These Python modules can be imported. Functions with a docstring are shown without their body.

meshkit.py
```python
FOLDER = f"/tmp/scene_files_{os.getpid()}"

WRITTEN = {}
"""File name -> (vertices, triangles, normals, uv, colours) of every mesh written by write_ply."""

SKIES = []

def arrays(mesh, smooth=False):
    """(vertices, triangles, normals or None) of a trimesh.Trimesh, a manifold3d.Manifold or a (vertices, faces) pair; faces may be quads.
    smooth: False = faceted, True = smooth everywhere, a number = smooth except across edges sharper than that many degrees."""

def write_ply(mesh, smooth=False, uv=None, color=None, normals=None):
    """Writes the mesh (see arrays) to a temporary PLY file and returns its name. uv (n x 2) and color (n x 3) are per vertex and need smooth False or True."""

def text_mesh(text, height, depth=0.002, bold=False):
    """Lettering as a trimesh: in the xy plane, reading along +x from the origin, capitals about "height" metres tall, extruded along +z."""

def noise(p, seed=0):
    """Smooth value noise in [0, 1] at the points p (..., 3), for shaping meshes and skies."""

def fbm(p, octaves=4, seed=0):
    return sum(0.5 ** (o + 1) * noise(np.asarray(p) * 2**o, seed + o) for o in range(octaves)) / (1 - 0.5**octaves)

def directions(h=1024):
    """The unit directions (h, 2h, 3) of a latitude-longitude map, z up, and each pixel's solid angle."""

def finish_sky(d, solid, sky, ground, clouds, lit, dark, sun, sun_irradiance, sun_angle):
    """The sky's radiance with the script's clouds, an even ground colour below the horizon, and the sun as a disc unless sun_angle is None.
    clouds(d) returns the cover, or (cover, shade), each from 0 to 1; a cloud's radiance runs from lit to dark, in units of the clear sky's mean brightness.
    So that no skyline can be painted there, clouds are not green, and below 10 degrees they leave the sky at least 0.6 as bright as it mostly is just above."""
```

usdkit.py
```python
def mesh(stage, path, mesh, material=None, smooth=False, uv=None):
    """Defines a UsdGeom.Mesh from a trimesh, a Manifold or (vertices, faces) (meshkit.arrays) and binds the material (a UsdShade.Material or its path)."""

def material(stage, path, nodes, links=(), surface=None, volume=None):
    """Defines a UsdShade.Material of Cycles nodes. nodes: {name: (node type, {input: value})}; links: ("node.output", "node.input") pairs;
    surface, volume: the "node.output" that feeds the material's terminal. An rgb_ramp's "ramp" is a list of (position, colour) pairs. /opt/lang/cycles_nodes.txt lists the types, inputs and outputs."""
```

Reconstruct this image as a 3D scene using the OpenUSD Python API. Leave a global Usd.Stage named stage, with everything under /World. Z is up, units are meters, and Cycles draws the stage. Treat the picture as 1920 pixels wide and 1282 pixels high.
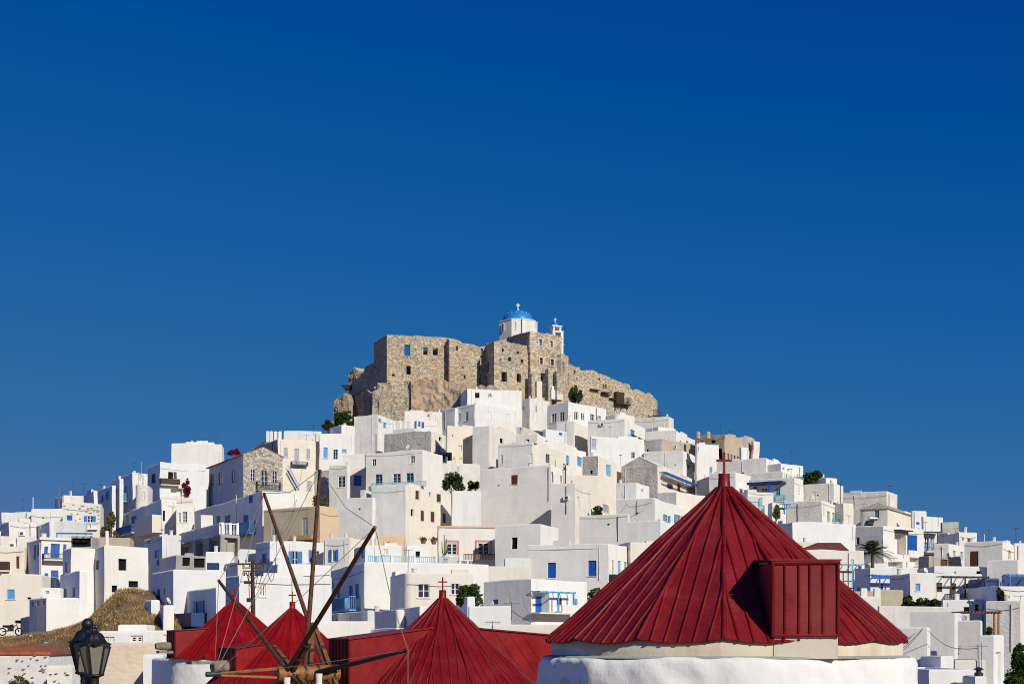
EXPOSURE, SUN_INT, SKY_STR = 0.0, 0.98, 0.12
import math, random
import numpy as np, trimesh, usdkit, meshkit
from pxr import Usd, UsdGeom, UsdLux, UsdShade, Gf, Sdf, Vt

stage = Usd.Stage.CreateInMemory()
UsdGeom.Xform.Define(stage, '/World')
stage.SetDefaultPrim(stage.GetPrimAtPath('/World'))
UsdGeom.Scope.Define(stage, '/World/Looks')

# ------------------------------------------------------------------ camera, sky, sun, exposure
F, HX, HY = 2667.0, 960.0, 1205.0            # focal length in photo pixels, principal column, eye level row
cam = UsdGeom.Camera.Define(stage, '/World/camera')
cam.CreateHorizontalApertureAttr(36.0)
cam.CreateVerticalApertureAttr(36.0 * 1282 / 1920)
cam.CreateFocalLengthAttr(36.0 * F / 1920)
cam.CreateVerticalApertureOffsetAttr((HY - 641.0) / 1920 * 36.0)
cam.CreateFStopAttr(0.0)
cam.CreateFocusDistanceAttr(200.0)
cam.CreateExposureAttr(EXPOSURE)
cam.AddRotateXOp().Set(90.0)

SUN_AZ, SUN_EL = math.radians(33), math.radians(27.5)      # azimuth to the right of straight behind the camera
sun_dir = np.array([math.sin(SUN_AZ) * math.cos(SUN_EL), -math.cos(SUN_AZ) * math.cos(SUN_EL), math.sin(SUN_EL)])
sun = UsdLux.DistantLight.Define(stage, '/World/sun')
sun.CreateIntensityAttr(SUN_INT)
sun.CreateAngleAttr(0.53)
sun.CreateNormalizeAttr(True)
sun.CreateColorAttr(Gf.Vec3f(1.0, 0.97, 0.87))
rot = Gf.Rotation(Gf.Vec3d(0, 0, 1), Gf.Vec3d(*map(float, sun_dir)))
sun.AddTransformOp().Set(Gf.Matrix4d().SetRotate(rot))

sky_mat = usdkit.material(stage, '/World/Looks/sky', {
    'sky': ('sky_texture', {'sky_type': 'single_scattering', 'sun_disc': False, 'sun_elevation': SUN_EL,
                            'sun_rotation': math.atan2(sun_dir[0], sun_dir[1]), 'altitude': 3000.0, 'air_density': 0.5,
                            'aerosol_density': 0.0, 'ozone_density': 6.0}),
    # a polarised, contrast-compressed sky: one even curve c^2 / (c^2 + k) per channel over the whole dome
    'sq': ('mix_color', {'blend_type': 'multiply', 'fac': 1.0, 'use_clamp_result': False}),
    'den': ('mix_color', {'blend_type': 'add', 'fac': 1.0, 'b': (3.2, 1.1, 1.2), 'use_clamp_result': False}),
    'curve': ('mix_color', {'blend_type': 'divide', 'fac': 1.0, 'use_clamp_result': False}),
    'tint': ('mix_color', {'blend_type': 'multiply', 'fac': 1.0, 'b': (1.3, 1.48, 3.18), 'use_clamp_result': False}),
    'deep': ('mix_color', {'blend_type': 'subtract', 'fac': 1.0, 'b': (0.05, 0.0, 0.0), 'use_clamp_result': False}),
    'floor': ('mix_color', {'blend_type': 'lighten', 'fac': 1.0, 'b': (0.004, 0.05, 0.1)}),
    'bg': ('background_shader', {'strength': SKY_STR})},
    [('sky.color', 'sq.a'), ('sky.color', 'sq.b'), ('sq.result', 'den.a'), ('sq.result', 'curve.a'), ('den.result', 'curve.b'), ('curve.result', 'tint.a'), ('tint.result', 'deep.a'), ('deep.result', 'floor.a'), ('floor.result', 'bg.color')],
    surface='bg.background')
sky = UsdLux.DomeLight.Define(stage, '/World/sky')
UsdShade.MaterialBindingAPI.Apply(sky.GetPrim()).Bind(sky_mat)
sky.GetPrim().SetCustomDataByKey('kind', 'structure')


# ------------------------------------------------------------------ helpers
def P(px, py, Y):
    """The point at depth Y that the photograph shows at (px, py)."""
    return np.array([(px - HX) / F * Y, Y, (HY - py) / F * Y])


def depth(yb):
    return 115 + 0.5 * (1180 - yb)


class MB:
    """Collects triangles of one mesh."""
    def __init__(self):
        self.v, self.f, self.n = [], [], 0

    def add(self, v, f):
        v, f = np.asarray(v, float), np.asarray(f, int)
        if len(v) == 0:
            return self
        if f.shape[1] == 4:
            f = np.vstack([f[:, [0, 1, 2]], f[:, [0, 2, 3]]])
        self.v.append(v); self.f.append(f + self.n); self.n += len(v)
        return self

    def quad(self, a, b, c, d):
        return self.add([a, b, c, d], [[0, 1, 2, 3]])

    def poly(self, pts):
        return self.add(pts, [[0, i, i + 1] for i in range(1, len(pts) - 1)])

    def box(self, o, du, dv, dw):
        """A box from corner o along three edge vectors."""
        o, du, dv, dw = (np.asarray(x, float) for x in (o, du, dv, dw))
        if np.dot(np.cross(du, dv), dw) < 0:
            du, dv = dv, du
        v = [o, o + du, o + du + dv, o + dv, o + dw, o + du + dw, o + du + dv + dw, o + dv + dw]
        return self.add(v, [[0, 3, 2, 1], [4, 5, 6, 7], [0, 1, 5, 4], [1, 2, 6, 5], [2, 3, 7, 6], [3, 0, 4, 7]])

    def cbox(self, c, size, rz=0.0):
        c = np.asarray(c, float); ca, sa = math.cos(rz), math.sin(rz)
        du, dv, dw = np.array([ca, sa, 0]) * size[0], np.array([-sa, ca, 0]) * size[1], np.array([0, 0, size[2]])
        return self.box(c - du / 2 - dv / 2, du, dv, dw)          # c: the middle of its base

    def tube(self, pts, r, sides=8, cap=True):
        p = np.asarray(pts, float)
        r = np.broadcast_to(np.asarray(r, float), (len(p),))
        t = np.gradient(p, axis=0); t /= np.linalg.norm(t, axis=1, keepdims=True) + 1e-12
        ref = np.array([0, 0, 1.0]) if abs(t[:, 2]).max() < 0.95 else np.array([0.92, 0.39, 0.0])
        a = np.cross(t, ref); a /= np.linalg.norm(a, axis=1, keepdims=True) + 1e-12
        b = np.cross(t, a)
        ang = np.arange(sides) * 2 * math.pi / sides
        v = p[:, None] + r[:, None, None] * (np.cos(ang)[None, :, None] * a[:, None] + np.sin(ang)[None, :, None] * b[:, None])
        f = []
        for i in range(len(p) - 1):
            for j in range(sides):
                k = (j + 1) % sides
                f.append([i * sides + j, (i + 1) * sides + j, (i + 1) * sides + k, i * sides + k])
        self.add(v.reshape(-1, 3), f)
        if cap:
            self.add(v[0], [[0, i, i + 1] for i in range(1, sides - 1)])
            self.add(v[-1], [[0, i + 1, i] for i in range(1, sides - 1)])
        return self

    def lathe(self, c, prof, n=24, a0=0.0, a1=2 * math.pi):
        """prof: (radius, z) pairs about the vertical through c."""
        full = abs(a1 - a0 - 2 * math.pi) < 1e-6
        ang = a0 + (a1 - a0) * np.arange(n + (0 if full else 1)) / n
        m = len(ang)
        v = [[c[0] + r * math.cos(t), c[1] + r * math.sin(t), c[2] + z] for r, z in prof for t in ang]
        f = []
        for i in range(len(prof) - 1):
            for j in range(n):
                k = (j + 1) % m
                f.append([i * m + j, i * m + k, (i + 1) * m + k, (i + 1) * m + j])
        return self.add(v, f)

    def arrays(self):
        if not self.v:
            return np.zeros((0, 3)), np.zeros((0, 3), int)
        return np.vstack(self.v), np.vstack(self.f)


USED, BASE = {}, {}


def numbered(parent, name):
    k = f'{parent}/{name}'
    i = USED.get(k, -1) + 1
    USED[k] = i
    return k if i == 0 else f'{k}_{i:03d}'


def tag(prim, label=None, cat=None, group=None, kind=None):
    for k, v in (('label', label), ('category', cat), ('group', group), ('kind', kind)):
        if v:
            prim.SetCustomDataByKey(k, v)
    return prim


GROUPS = {'house': 'houses of the hill town', 'windmill': 'windmills standing in a row', 'antenna': 'antennas on the roofs', 'mast': 'thin masts on the roofs',
          'satellite_dish': 'satellite dishes on the roofs', 'overhead_wire': 'overhead wires', 'roof_box': 'tank boxes on the cream facade house', 'terrace_pillar': 'pillars of the roof terrace',
          'flower_pot': 'pots on the cream house ledge', 'garden_chair': 'yellow chairs on the terrace', 'pipe_post': 'pale pipe posts', 'gate_post': 'white gate posts', 'chimney_pot': 'chimney pots of the chapel ruin',
          'garden_tree': 'garden trees in the town', 'castle_tree': 'evergreens below the castle', 'ivy': 'ivy on the castle wall', 'oleander_bush': 'bushes above the white terrace wall', 'bougainvillea': 'bougainvilleas on the left flank'}


def thing(name, label, cat, base=(0, 0, 0), group=None, kind=None):
    group = group or GROUPS.get(name)
    path = numbered('/World', name)
    x = UsdGeom.Xform.Define(stage, path)
    x.AddTranslateOp().Set(Gf.Vec3d(*map(float, base)))
    BASE[path] = np.asarray(base, float)
    tag(x.GetPrim(), label, cat, group, kind)
    return path


def part(parent, name, mesh, m, smooth=False, kind=None, label=None, prim=None):
    """A mesh under a thing (or a part); parent None puts it at top level."""
    v, f = mesh.arrays() if isinstance(mesh, MB) else (np.asarray(mesh[0], float), np.asarray(mesh[1], int))
    if len(f) == 0:
        return None
    root = parent or '/World'
    base = BASE.get(root, np.zeros(3))
    path = numbered(root, name)
    g = usdkit.mesh(stage, path, (v - base, f), '/World/Looks/' + m, smooth=smooth)
    BASE[path] = base
    tag(g.GetPrim(), label, kind=kind)
    if prim is not None:
        UsdGeom.PrimvarsAPI(g).CreatePrimvar('tone', Sdf.ValueTypeNames.Color3fArray, 'vertex').Set(Vt.Vec3fArray.FromNumpy(np.asarray(prim, np.float32)))
    return path


def lone(name, mesh, m, label, cat, group=None, kind=None, smooth=False):
    p = part(None, name, mesh, m, smooth)
    tag(stage.GetPrimAtPath(p), label, cat, group, kind)
    return p


# ------------------------------------------------------------------ materials
def L(name):
    return '/World/Looks/' + name


def plain(name, col, rough=0.6, spec=0.4, metal=0.0, var=0.12, scale=3.0, bump=0.0, bscale=20.0, coat=0.0):
    lo = tuple(c * (1 - var) for c in col); hi = tuple(min(1, c * (1 + var)) for c in col)
    nodes = {'g': ('geometry', {}), 'n': ('noise_texture', {'scale': scale, 'detail': 5.0, 'roughness': 0.6}),
             'r': ('rgb_ramp', {'ramp': [(0.3, lo), (0.7, hi)]}),
             'p': ('principled_bsdf', {'roughness': rough, 'specular_ior_level': spec, 'metallic': metal, 'coat_weight': coat})}
    links = [('g.position', 'n.vector'), ('n.fac', 'r.fac'), ('r.color', 'p.base_color')]
    if bump:
        nodes['bn'] = ('noise_texture', {'scale': bscale, 'detail': 4.0})
        nodes['b'] = ('bump', {'distance': bump, 'strength': 1.0})
        links += [('g.position', 'bn.vector'), ('bn.fac', 'b.height'), ('b.normal', 'p.normal')]
    usdkit.material(stage, L(name), nodes, links, surface='p.BSDF')


def plaster(name, c1, c2, dirt, streak=0.35, bdist=0.03, bscale=2.2, cells=0.0, patch=0.4):
    """Limewash: patchy tone, rain streaks, fine relief; cells adds the lumps of whitewashed rubble."""
    nodes = {
        'g': ('geometry', {}),
        'oi': ('object_info', {}),
        'n1': ('noise_texture', {'scale': 0.55, 'detail': 6.0, 'roughness': 0.62}),
        'r1': ('rgb_ramp', {'ramp': [(0.32, c2), (0.62, c1)]}),
        'mp': ('mapping', {'scale': (1.3, 1.3, 0.13)}),
        'n2': ('noise_texture', {'scale': 1.0, 'detail': 5.0, 'roughness': 0.65}),
        'r2': ('rgb_ramp', {'ramp': [(0.52, (0, 0, 0)), (0.8, (streak, streak, streak))]}),
        'n4': ('noise_texture', {'scale': 0.22, 'detail': 7.0, 'roughness': 0.7}),
        'r4': ('rgb_ramp', {'ramp': [(0.56, (0, 0, 0)), (0.74, (patch, patch, patch))]}),
        'm1': ('mix_color', {'blend_type': 'mix', 'b': dirt}),
        'm2': ('mix_color', {'blend_type': 'mix', 'b': tuple(0.5 * (a + b) for a, b in zip(dirt, c2))}),
        'tint': ('rgb_ramp', {'ramp': [(0.0, (0.90, 0.895, 0.89)), (0.35, (1, 0.99, 0.975)), (0.7, (1, 0.97, 0.92)), (1.0, (1, 0.955, 0.895))]}),
        'm3': ('mix_color', {'blend_type': 'multiply', 'fac': 1.0}),
        'n3': ('noise_texture', {'scale': bscale, 'detail': 6.0, 'roughness': 0.62}),
        'b': ('bump', {'distance': bdist, 'strength': 1.0}),
        'p': ('principled_bsdf', {'roughness': 0.9, 'specular_ior_level': 0.15, 'diffuse_roughness': 0.3})}
    links = [('g.position', 'n1.vector'), ('n1.fac', 'r1.fac'), ('g.position', 'mp.vector'), ('mp.vector', 'n2.vector'),
             ('n2.fac', 'r2.fac'), ('r2.color', 'm1.fac'), ('r1.color', 'm1.a'), ('g.position', 'n4.vector'), ('n4.fac', 'r4.fac'),
             ('r4.color', 'm2.fac'), ('m1.result', 'm2.a'), ('oi.random', 'tint.fac'), ('m2.result', 'm3.a'), ('tint.color', 'm3.b'),
             ('m3.result', 'p.base_color'), ('g.position', 'n3.vector'), ('b.normal', 'p.normal')]
    if cells:
        nodes['mc'] = ('mapping', {'scale': (1, 1, 1.6)})
        nodes['vo'] = ('voronoi_texture', {'scale': 2.6, 'randomness': 1.0})
        nodes['mm'] = ('math', {'math_type': 'multiply_add', 'value2': -cells})
        links += [('g.position', 'mc.vector'), ('mc.vector', 'vo.vector'), ('vo.distance', 'mm.value1'), ('n3.fac', 'mm.value3'), ('mm.value', 'b.height')]
    else:
        links += [('n3.fac', 'b.height')]
    usdkit.material(stage, L(name), nodes, links, surface='p.BSDF')


def toned(name, rough=0.92, bdist=0.03, bscale=6.0):
    """Masonry and rock: the colour of each stone comes with the mesh, grain and stains from noise."""
    usdkit.material(stage, L(name), {
        'a': ('attribute', {'attribute': 'tone'}), 'g': ('geometry', {}),
        'n': ('noise_texture', {'scale': 1.6, 'detail': 7.0, 'roughness': 0.7}),
        'r': ('rgb_ramp', {'ramp': [(0.3, (0.62, 0.6, 0.58)), (0.55, (1, 1, 1)), (0.75, (1.15, 1.1, 1.02))]}),
        'm': ('mix_color', {'blend_type': 'multiply', 'fac': 1.0}),
        'bn': ('noise_texture', {'scale': bscale, 'detail': 6.0, 'roughness': 0.7}), 'b': ('bump', {'distance': bdist}),
        'p': ('principled_bsdf', {'roughness': rough, 'specular_ior_level': 0.15})},
        [('g.position', 'n.vector'), ('n.fac', 'r.fac'), ('a.color', 'm.a'), ('r.color', 'm.b'), ('m.result', 'p.base_color'),
         ('g.position', 'bn.vector'), ('bn.fac', 'b.height'), ('b.normal', 'p.normal')], surface='p.BSDF')


DIRT = (0.45, 0.41, 0.35)
plaster('limewash', (0.82, 0.81, 0.79), (0.77, 0.76, 0.735), (0.56, 0.52, 0.45), streak=0.45, patch=0.32)
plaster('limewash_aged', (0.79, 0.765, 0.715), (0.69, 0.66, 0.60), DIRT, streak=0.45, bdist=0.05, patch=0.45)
plaster('limewash_cream', (0.81, 0.76, 0.68), (0.76, 0.70, 0.61), (0.50, 0.43, 0.33), streak=0.35, patch=0.3)
plaster('limewash_grey_and_shade', (0.80, 0.79, 0.77), (0.72, 0.71, 0.69), (0.42, 0.40, 0.36), streak=0.5, patch=0.45)  # greyer whitewash; on left walls its tone stands in for grazing light
plaster('limewash_rubble', (0.80, 0.78, 0.75), (0.70, 0.68, 0.64), (0.45, 0.42, 0.38), streak=0.3, bdist=0.045, cells=0.6, patch=0.35)
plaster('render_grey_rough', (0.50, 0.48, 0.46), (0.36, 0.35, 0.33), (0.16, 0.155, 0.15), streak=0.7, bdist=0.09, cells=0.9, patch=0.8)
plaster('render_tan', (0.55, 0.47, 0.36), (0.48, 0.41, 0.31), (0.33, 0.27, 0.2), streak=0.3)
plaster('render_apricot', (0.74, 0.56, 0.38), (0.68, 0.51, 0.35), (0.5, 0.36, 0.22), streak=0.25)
plaster('render_peach', (0.74, 0.63, 0.50), (0.68, 0.56, 0.43), (0.5, 0.4, 0.3), streak=0.15, bdist=0.05, cells=0.5)
plaster('concrete', (0.46, 0.44, 0.40), (0.38, 0.36, 0.33), (0.22, 0.2, 0.18), streak=0.5)
plaster('mill_wash', (0.84, 0.83, 0.81), (0.78, 0.77, 0.75), (0.62, 0.59, 0.54), streak=0.55, bdist=0.03, bscale=2.5, patch=0.35)
plaster('mill_band', (0.74, 0.68, 0.57), (0.68, 0.61, 0.49), (0.42, 0.30, 0.18), streak=0.8, bdist=0.02, patch=0.2)
plain('paint_blue', (0.012, 0.10, 0.42), 0.5, var=0.25)
plain('paint_mid_blue', (0.03, 0.20, 0.50), 0.5, var=0.2)
plain('paint_dark_blue', (0.008, 0.04, 0.15), 0.5, var=0.2)
plain('paint_light_blue', (0.22, 0.48, 0.62), 0.5, var=0.15)
plain('paint_sky_blue', (0.10, 0.33, 0.62), 0.5, var=0.15)
plain('paint_teal', (0.05, 0.33, 0.42), 0.5, var=0.15)
plain('paint_white', (0.78, 0.77, 0.75), 0.5, var=0.05)
plain('paint_grey', (0.38, 0.40, 0.44), 0.6, var=0.15)
plain('paint_green', (0.32, 0.42, 0.26), 0.55, var=0.15)
plain('paint_brown', (0.10, 0.035, 0.016), 0.55, var=0.3)
plain('paint_pink', (0.55, 0.25, 0.24), 0.6, var=0.15)
plain('wood_dark', (0.05, 0.025, 0.014), 0.65, var=0.35, scale=6)
plain('wood_pole', (0.105, 0.040, 0.016), 0.55, var=0.45, scale=5, bump=0.01, bscale=30)
plain('wood_plank', (0.17, 0.075, 0.028), 0.6, var=0.4, scale=5, bump=0.01, bscale=30)
plain('wood_orange', (0.30, 0.11, 0.03), 0.5, var=0.35, scale=6, bump=0.01, bscale=25)
plain('wood_grey', (0.25, 0.20, 0.15), 0.85, var=0.45, scale=7, bump=0.03, bscale=14)
plain('wood_raw', (0.50, 0.32, 0.15), 0.7, var=0.3, scale=6)
plain('iron_black', (0.012, 0.013, 0.017), 0.42, 0.5, var=0.5, scale=9, bump=0.004, bscale=60)
plain('iron_dark', (0.03, 0.03, 0.035), 0.5, 0.5, var=0.4)
plain('steel', (0.45, 0.46, 0.48), 0.35, 0.5, metal=0.8, var=0.1)
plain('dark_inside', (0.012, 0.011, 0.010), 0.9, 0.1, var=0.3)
plain('glass_pane', (0.025, 0.03, 0.035), 0.06, 0.6, var=0.4, scale=0.7)
plain('lamp_glass', (0.22, 0.20, 0.14), 0.25, 0.5, var=0.15, scale=6)
plain('terracotta', (0.36, 0.10, 0.045), 0.8, var=0.35, scale=2.5, bump=0.05, bscale=7)
plain('roof_brown', (0.16, 0.045, 0.03), 0.8, var=0.35, scale=2.5, bump=0.04, bscale=7)
plain('roof_clay_grey', (0.42, 0.36, 0.28), 0.9, var=0.3, scale=2.0, bump=0.06, bscale=6)
plain('dome_blue', (0.016, 0.21, 0.56), 0.45, var=0.25, scale=1.2)
plain('rope', (0.26, 0.22, 0.17), 0.9, var=0.2)
plain('wire_black', (0.02, 0.02, 0.02), 0.6, var=0.2)
plain('cloth_navy', (0.012, 0.012, 0.05), 0.9, var=0.4)
plain('cloth_cream', (0.62, 0.58, 0.42), 0.9, var=0.2)
plain('cloth_black', (0.015, 0.015, 0.015), 0.9, var=0.4)
plain('plastic_yellow', (0.55, 0.58, 0.18), 0.5, var=0.15)
plain('soil_pot', (0.30, 0.12, 0.06), 0.8, var=0.25)


def red_paint(name, c, dust, bd):
    usdkit.material(stage, L(name), {
        'g': ('geometry', {}), 'oi': ('object_info', {}),
        'n': ('noise_texture', {'scale': 2.2, 'detail': 7.0, 'roughness': 0.68}),
        'r': ('rgb_ramp', {'ramp': [(0.35, tuple(x * 0.84 for x in c)), (0.55, c), (0.72, tuple(0.72 * x + 0.28 * d for x, d in zip(c, dust)))]}),
        'tint': ('rgb_ramp', {'ramp': [(0.0, (0.84, 0.84, 0.84)), (0.6, (1, 1, 1)), (1.0, (1.13, 1.13, 1.13))]}),
        'm': ('mix_color', {'blend_type': 'multiply', 'fac': 1.0, 'use_clamp': False}),
        'mp': ('mapping', {'scale': (9.0, 9.0, 60.0)}), 'n2': ('noise_texture', {'scale': 1.0, 'detail': 4.0, 'roughness': 0.7}),
        'r3': ('rgb_ramp', {'ramp': [(0.55, (0, 0, 0)), (0.72, (0.25, 0.25, 0.25))]}),
        'm2': ('mix_color', {'blend_type': 'mix', 'b': dust}),
        'b': ('bump', {'distance': bd}), 'rr': ('map_range', {'from_min': 0.3, 'from_max': 0.7, 'to_min': 0.34, 'to_max': 0.6}),
        'p': ('principled_bsdf', {'specular_ior_level': 0.3})},
        [('g.position', 'n.vector'), ('n.fac', 'r.fac'), ('oi.random', 'tint.fac'), ('r.color', 'm.a'), ('tint.color', 'm.b'),
         ('g.position', 'mp.vector'), ('mp.vector', 'n2.vector'), ('n2.fac', 'r3.fac'), ('r3.color', 'm2.fac'), ('m.result', 'm2.a'),
         ('m2.result', 'p.base_color'), ('n2.fac', 'b.height'), ('b.normal', 'p.normal'), ('n.fac', 'rr.value'), ('rr.result', 'p.roughness')],
        surface='p.BSDF')


red_paint('cap_red_dusty', (0.205, 0.010, 0.013), (0.28, 0.07, 0.065), 0.0012)
red_paint('cap_red_seam', (0.20, 0.007, 0.008), (0.30, 0.06, 0.05), 0.001)
red_paint('cap_red', (0.25, 0.003, 0.004), (0.32, 0.012, 0.012), 0.0012)
red_paint('cap_red_mid', (0.19, 0.005, 0.009), (0.28, 0.045, 0.05), 0.0012)


def leafy(name, c1, c2, trans):
    usdkit.material(stage, L(name), {
        'g': ('geometry', {}), 'n': ('noise_texture', {'scale': 1.1, 'detail': 3.0}),
        'w': ('rgb_ramp', {'ramp': [(0.3, c1), (0.7, c2)]}),
        'd': ('diffuse_bsdf', {}), 't': ('translucent_bsdf', {'color': trans}), 'm': ('mix_closure', {'fac': 0.22})},
        [('g.position', 'n.vector'), ('n.fac', 'w.fac'), ('w.color', 'd.color'), ('d.BSDF', 'm.closure1'), ('t.BSDF', 'm.closure2')], surface='m.closure')


leafy('leaf_dark', (0.025, 0.048, 0.014), (0.085, 0.115, 0.032), (0.07, 0.11, 0.02))
leafy('leaf_mid', (0.045, 0.075, 0.02), (0.10, 0.13, 0.04), (0.12, 0.16, 0.03))
leafy('leaf_olive', (0.10, 0.10, 0.035), (0.17, 0.16, 0.06), (0.15, 0.15, 0.04))
leafy('leaf_palm', (0.05, 0.07, 0.025), (0.13, 0.14, 0.05), (0.12, 0.14, 0.04))
leafy('petal_magenta', (0.12, 0.008, 0.035), (0.26, 0.012, 0.08), (0.4, 0.02, 0.12))
leafy('grass_dry', (0.27, 0.16, 0.06), (0.56, 0.38, 0.18), (0.28, 0.19, 0.08))
plain('bark', (0.10, 0.075, 0.05), 0.9, var=0.35, scale=5)
usdkit.material(stage, L('earth'), {
    'g': ('geometry', {}), 'n': ('noise_texture', {'scale': 0.35, 'detail': 8.0, 'roughness': 0.7}),
    'r': ('rgb_ramp', {'ramp': [(0.3, (0.14, 0.085, 0.045)), (0.5, (0.28, 0.18, 0.09)), (0.62, (0.36, 0.25, 0.14)), (0.75, (0.42, 0.36, 0.28))]}),
    'n2': ('noise_texture', {'scale': 2.5, 'detail': 8.0, 'roughness': 0.75}), 'b': ('bump', {'distance': 0.25}),
    'p': ('principled_bsdf', {'roughness': 0.95, 'specular_ior_level': 0.1})},
    [('g.position', 'n.vector'), ('n.fac', 'r.fac'), ('r.color', 'p.base_color'), ('g.position', 'n2.vector'), ('n2.fac', 'b.height'), ('b.normal', 'p.normal')], surface='p.BSDF')
toned('masonry')
toned('rock', bdist=0.15, bscale=1.5)

# facing of field stones, each cell its own tone
usdkit.material(stage, L('stone_facing'), {
    'g': ('geometry', {}), 'mp': ('mapping', {'scale': (1, 1, 1.5)}), 'v': ('voronoi_texture', {'scale': 2.1}), 'ce': ('voronoi_texture', {'scale': 2.1, 'feature': 'distance_to_edge'}),
    'h': ('separate_color', {}), 'r': ('rgb_ramp', {'ramp': [(0.0, (.30, .24, .17)), (0.3, (.46, .40, .33)), (0.55, (.62, .58, .52)), (0.8, (.50, .40, .31)), (1.0, (.70, .68, .64))]}),
    'j': ('rgb_ramp', {'ramp': [(0.0, (0.45, 0.42, 0.38)), (0.06, (1, 1, 1))]}), 'm': ('mix_color', {'blend_type': 'multiply', 'fac': 1.0}),
    'hj': ('map_range', {'from_max': 0.12, 'clamp': True}), 'b': ('bump', {'distance': 0.06}), 'p': ('principled_bsdf', {'roughness': 0.92, 'specular_ior_level': 0.15})},
    [('g.position', 'mp.vector'), ('mp.vector', 'v.vector'), ('mp.vector', 'ce.vector'), ('v.color', 'h.color'), ('h.r', 'r.fac'), ('ce.distance', 'j.fac'), ('r.color', 'm.a'), ('j.color', 'm.b'),
     ('m.result', 'p.base_color'), ('ce.distance', 'hj.value'), ('hj.result', 'b.height'), ('b.normal', 'p.normal')], surface='p.BSDF')
# ------------------------------------------------------------------ houses
Z3 = np.array([0, 0, 1.0])


def vfield(p, s):
    return np.stack([meshkit.noise(p * s, k) - 0.5 for k in (11, 23, 37)], -1)


def wob(v, amp):
    return v + amp * (1.5 * vfield(v, 0.37) * [1, 1, 1.7] + 0.6 * vfield(v, 1.15))


class Face:
    def __init__(s, p0, d, W, n, side):
        s.p0, s.d, s.W, s.n, s.side = np.asarray(p0, float), np.asarray(d, float), W, np.asarray(n, float), side

    def pt(s, u, z, off=0.0):
        q = s.p0 + s.d * u + s.n * off
        return np.array([q[0], q[1], z])

    def pix(s, x, y):
        k = (x - HX) / F
        Y = (s.p0 @ s.n) / (k * s.n[0] + s.n[1])
        return float((np.array([k * Y, Y]) - s.p0) @ s.d), (HY - y) / F * Y

    def rect(s, x0, y0, x1, y1):
        ua, ub = s.pix(x0, y0)[0], s.pix(x1, y0)[0]
        xm = 0.5 * (x0 + x1)
        return min(ua, ub), max(ua, ub), s.pix(xm, y1)[1], s.pix(xm, y0)[1]

    def box(s, mb, u0, u1, z0, z1, o0, o1):
        D, N = np.array([*s.d, 0]), np.array([*s.n, 0])
        return mb.box(s.pt(u0, z0, o0), D * (u1 - u0), N * (o1 - o0), Z3 * (z1 - z0))


def subdiv(a, b, step):
    n = max(1, int(round((b - a) / step)))
    return list(a + (b - a) * np.arange(n + 1) / n)


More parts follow.
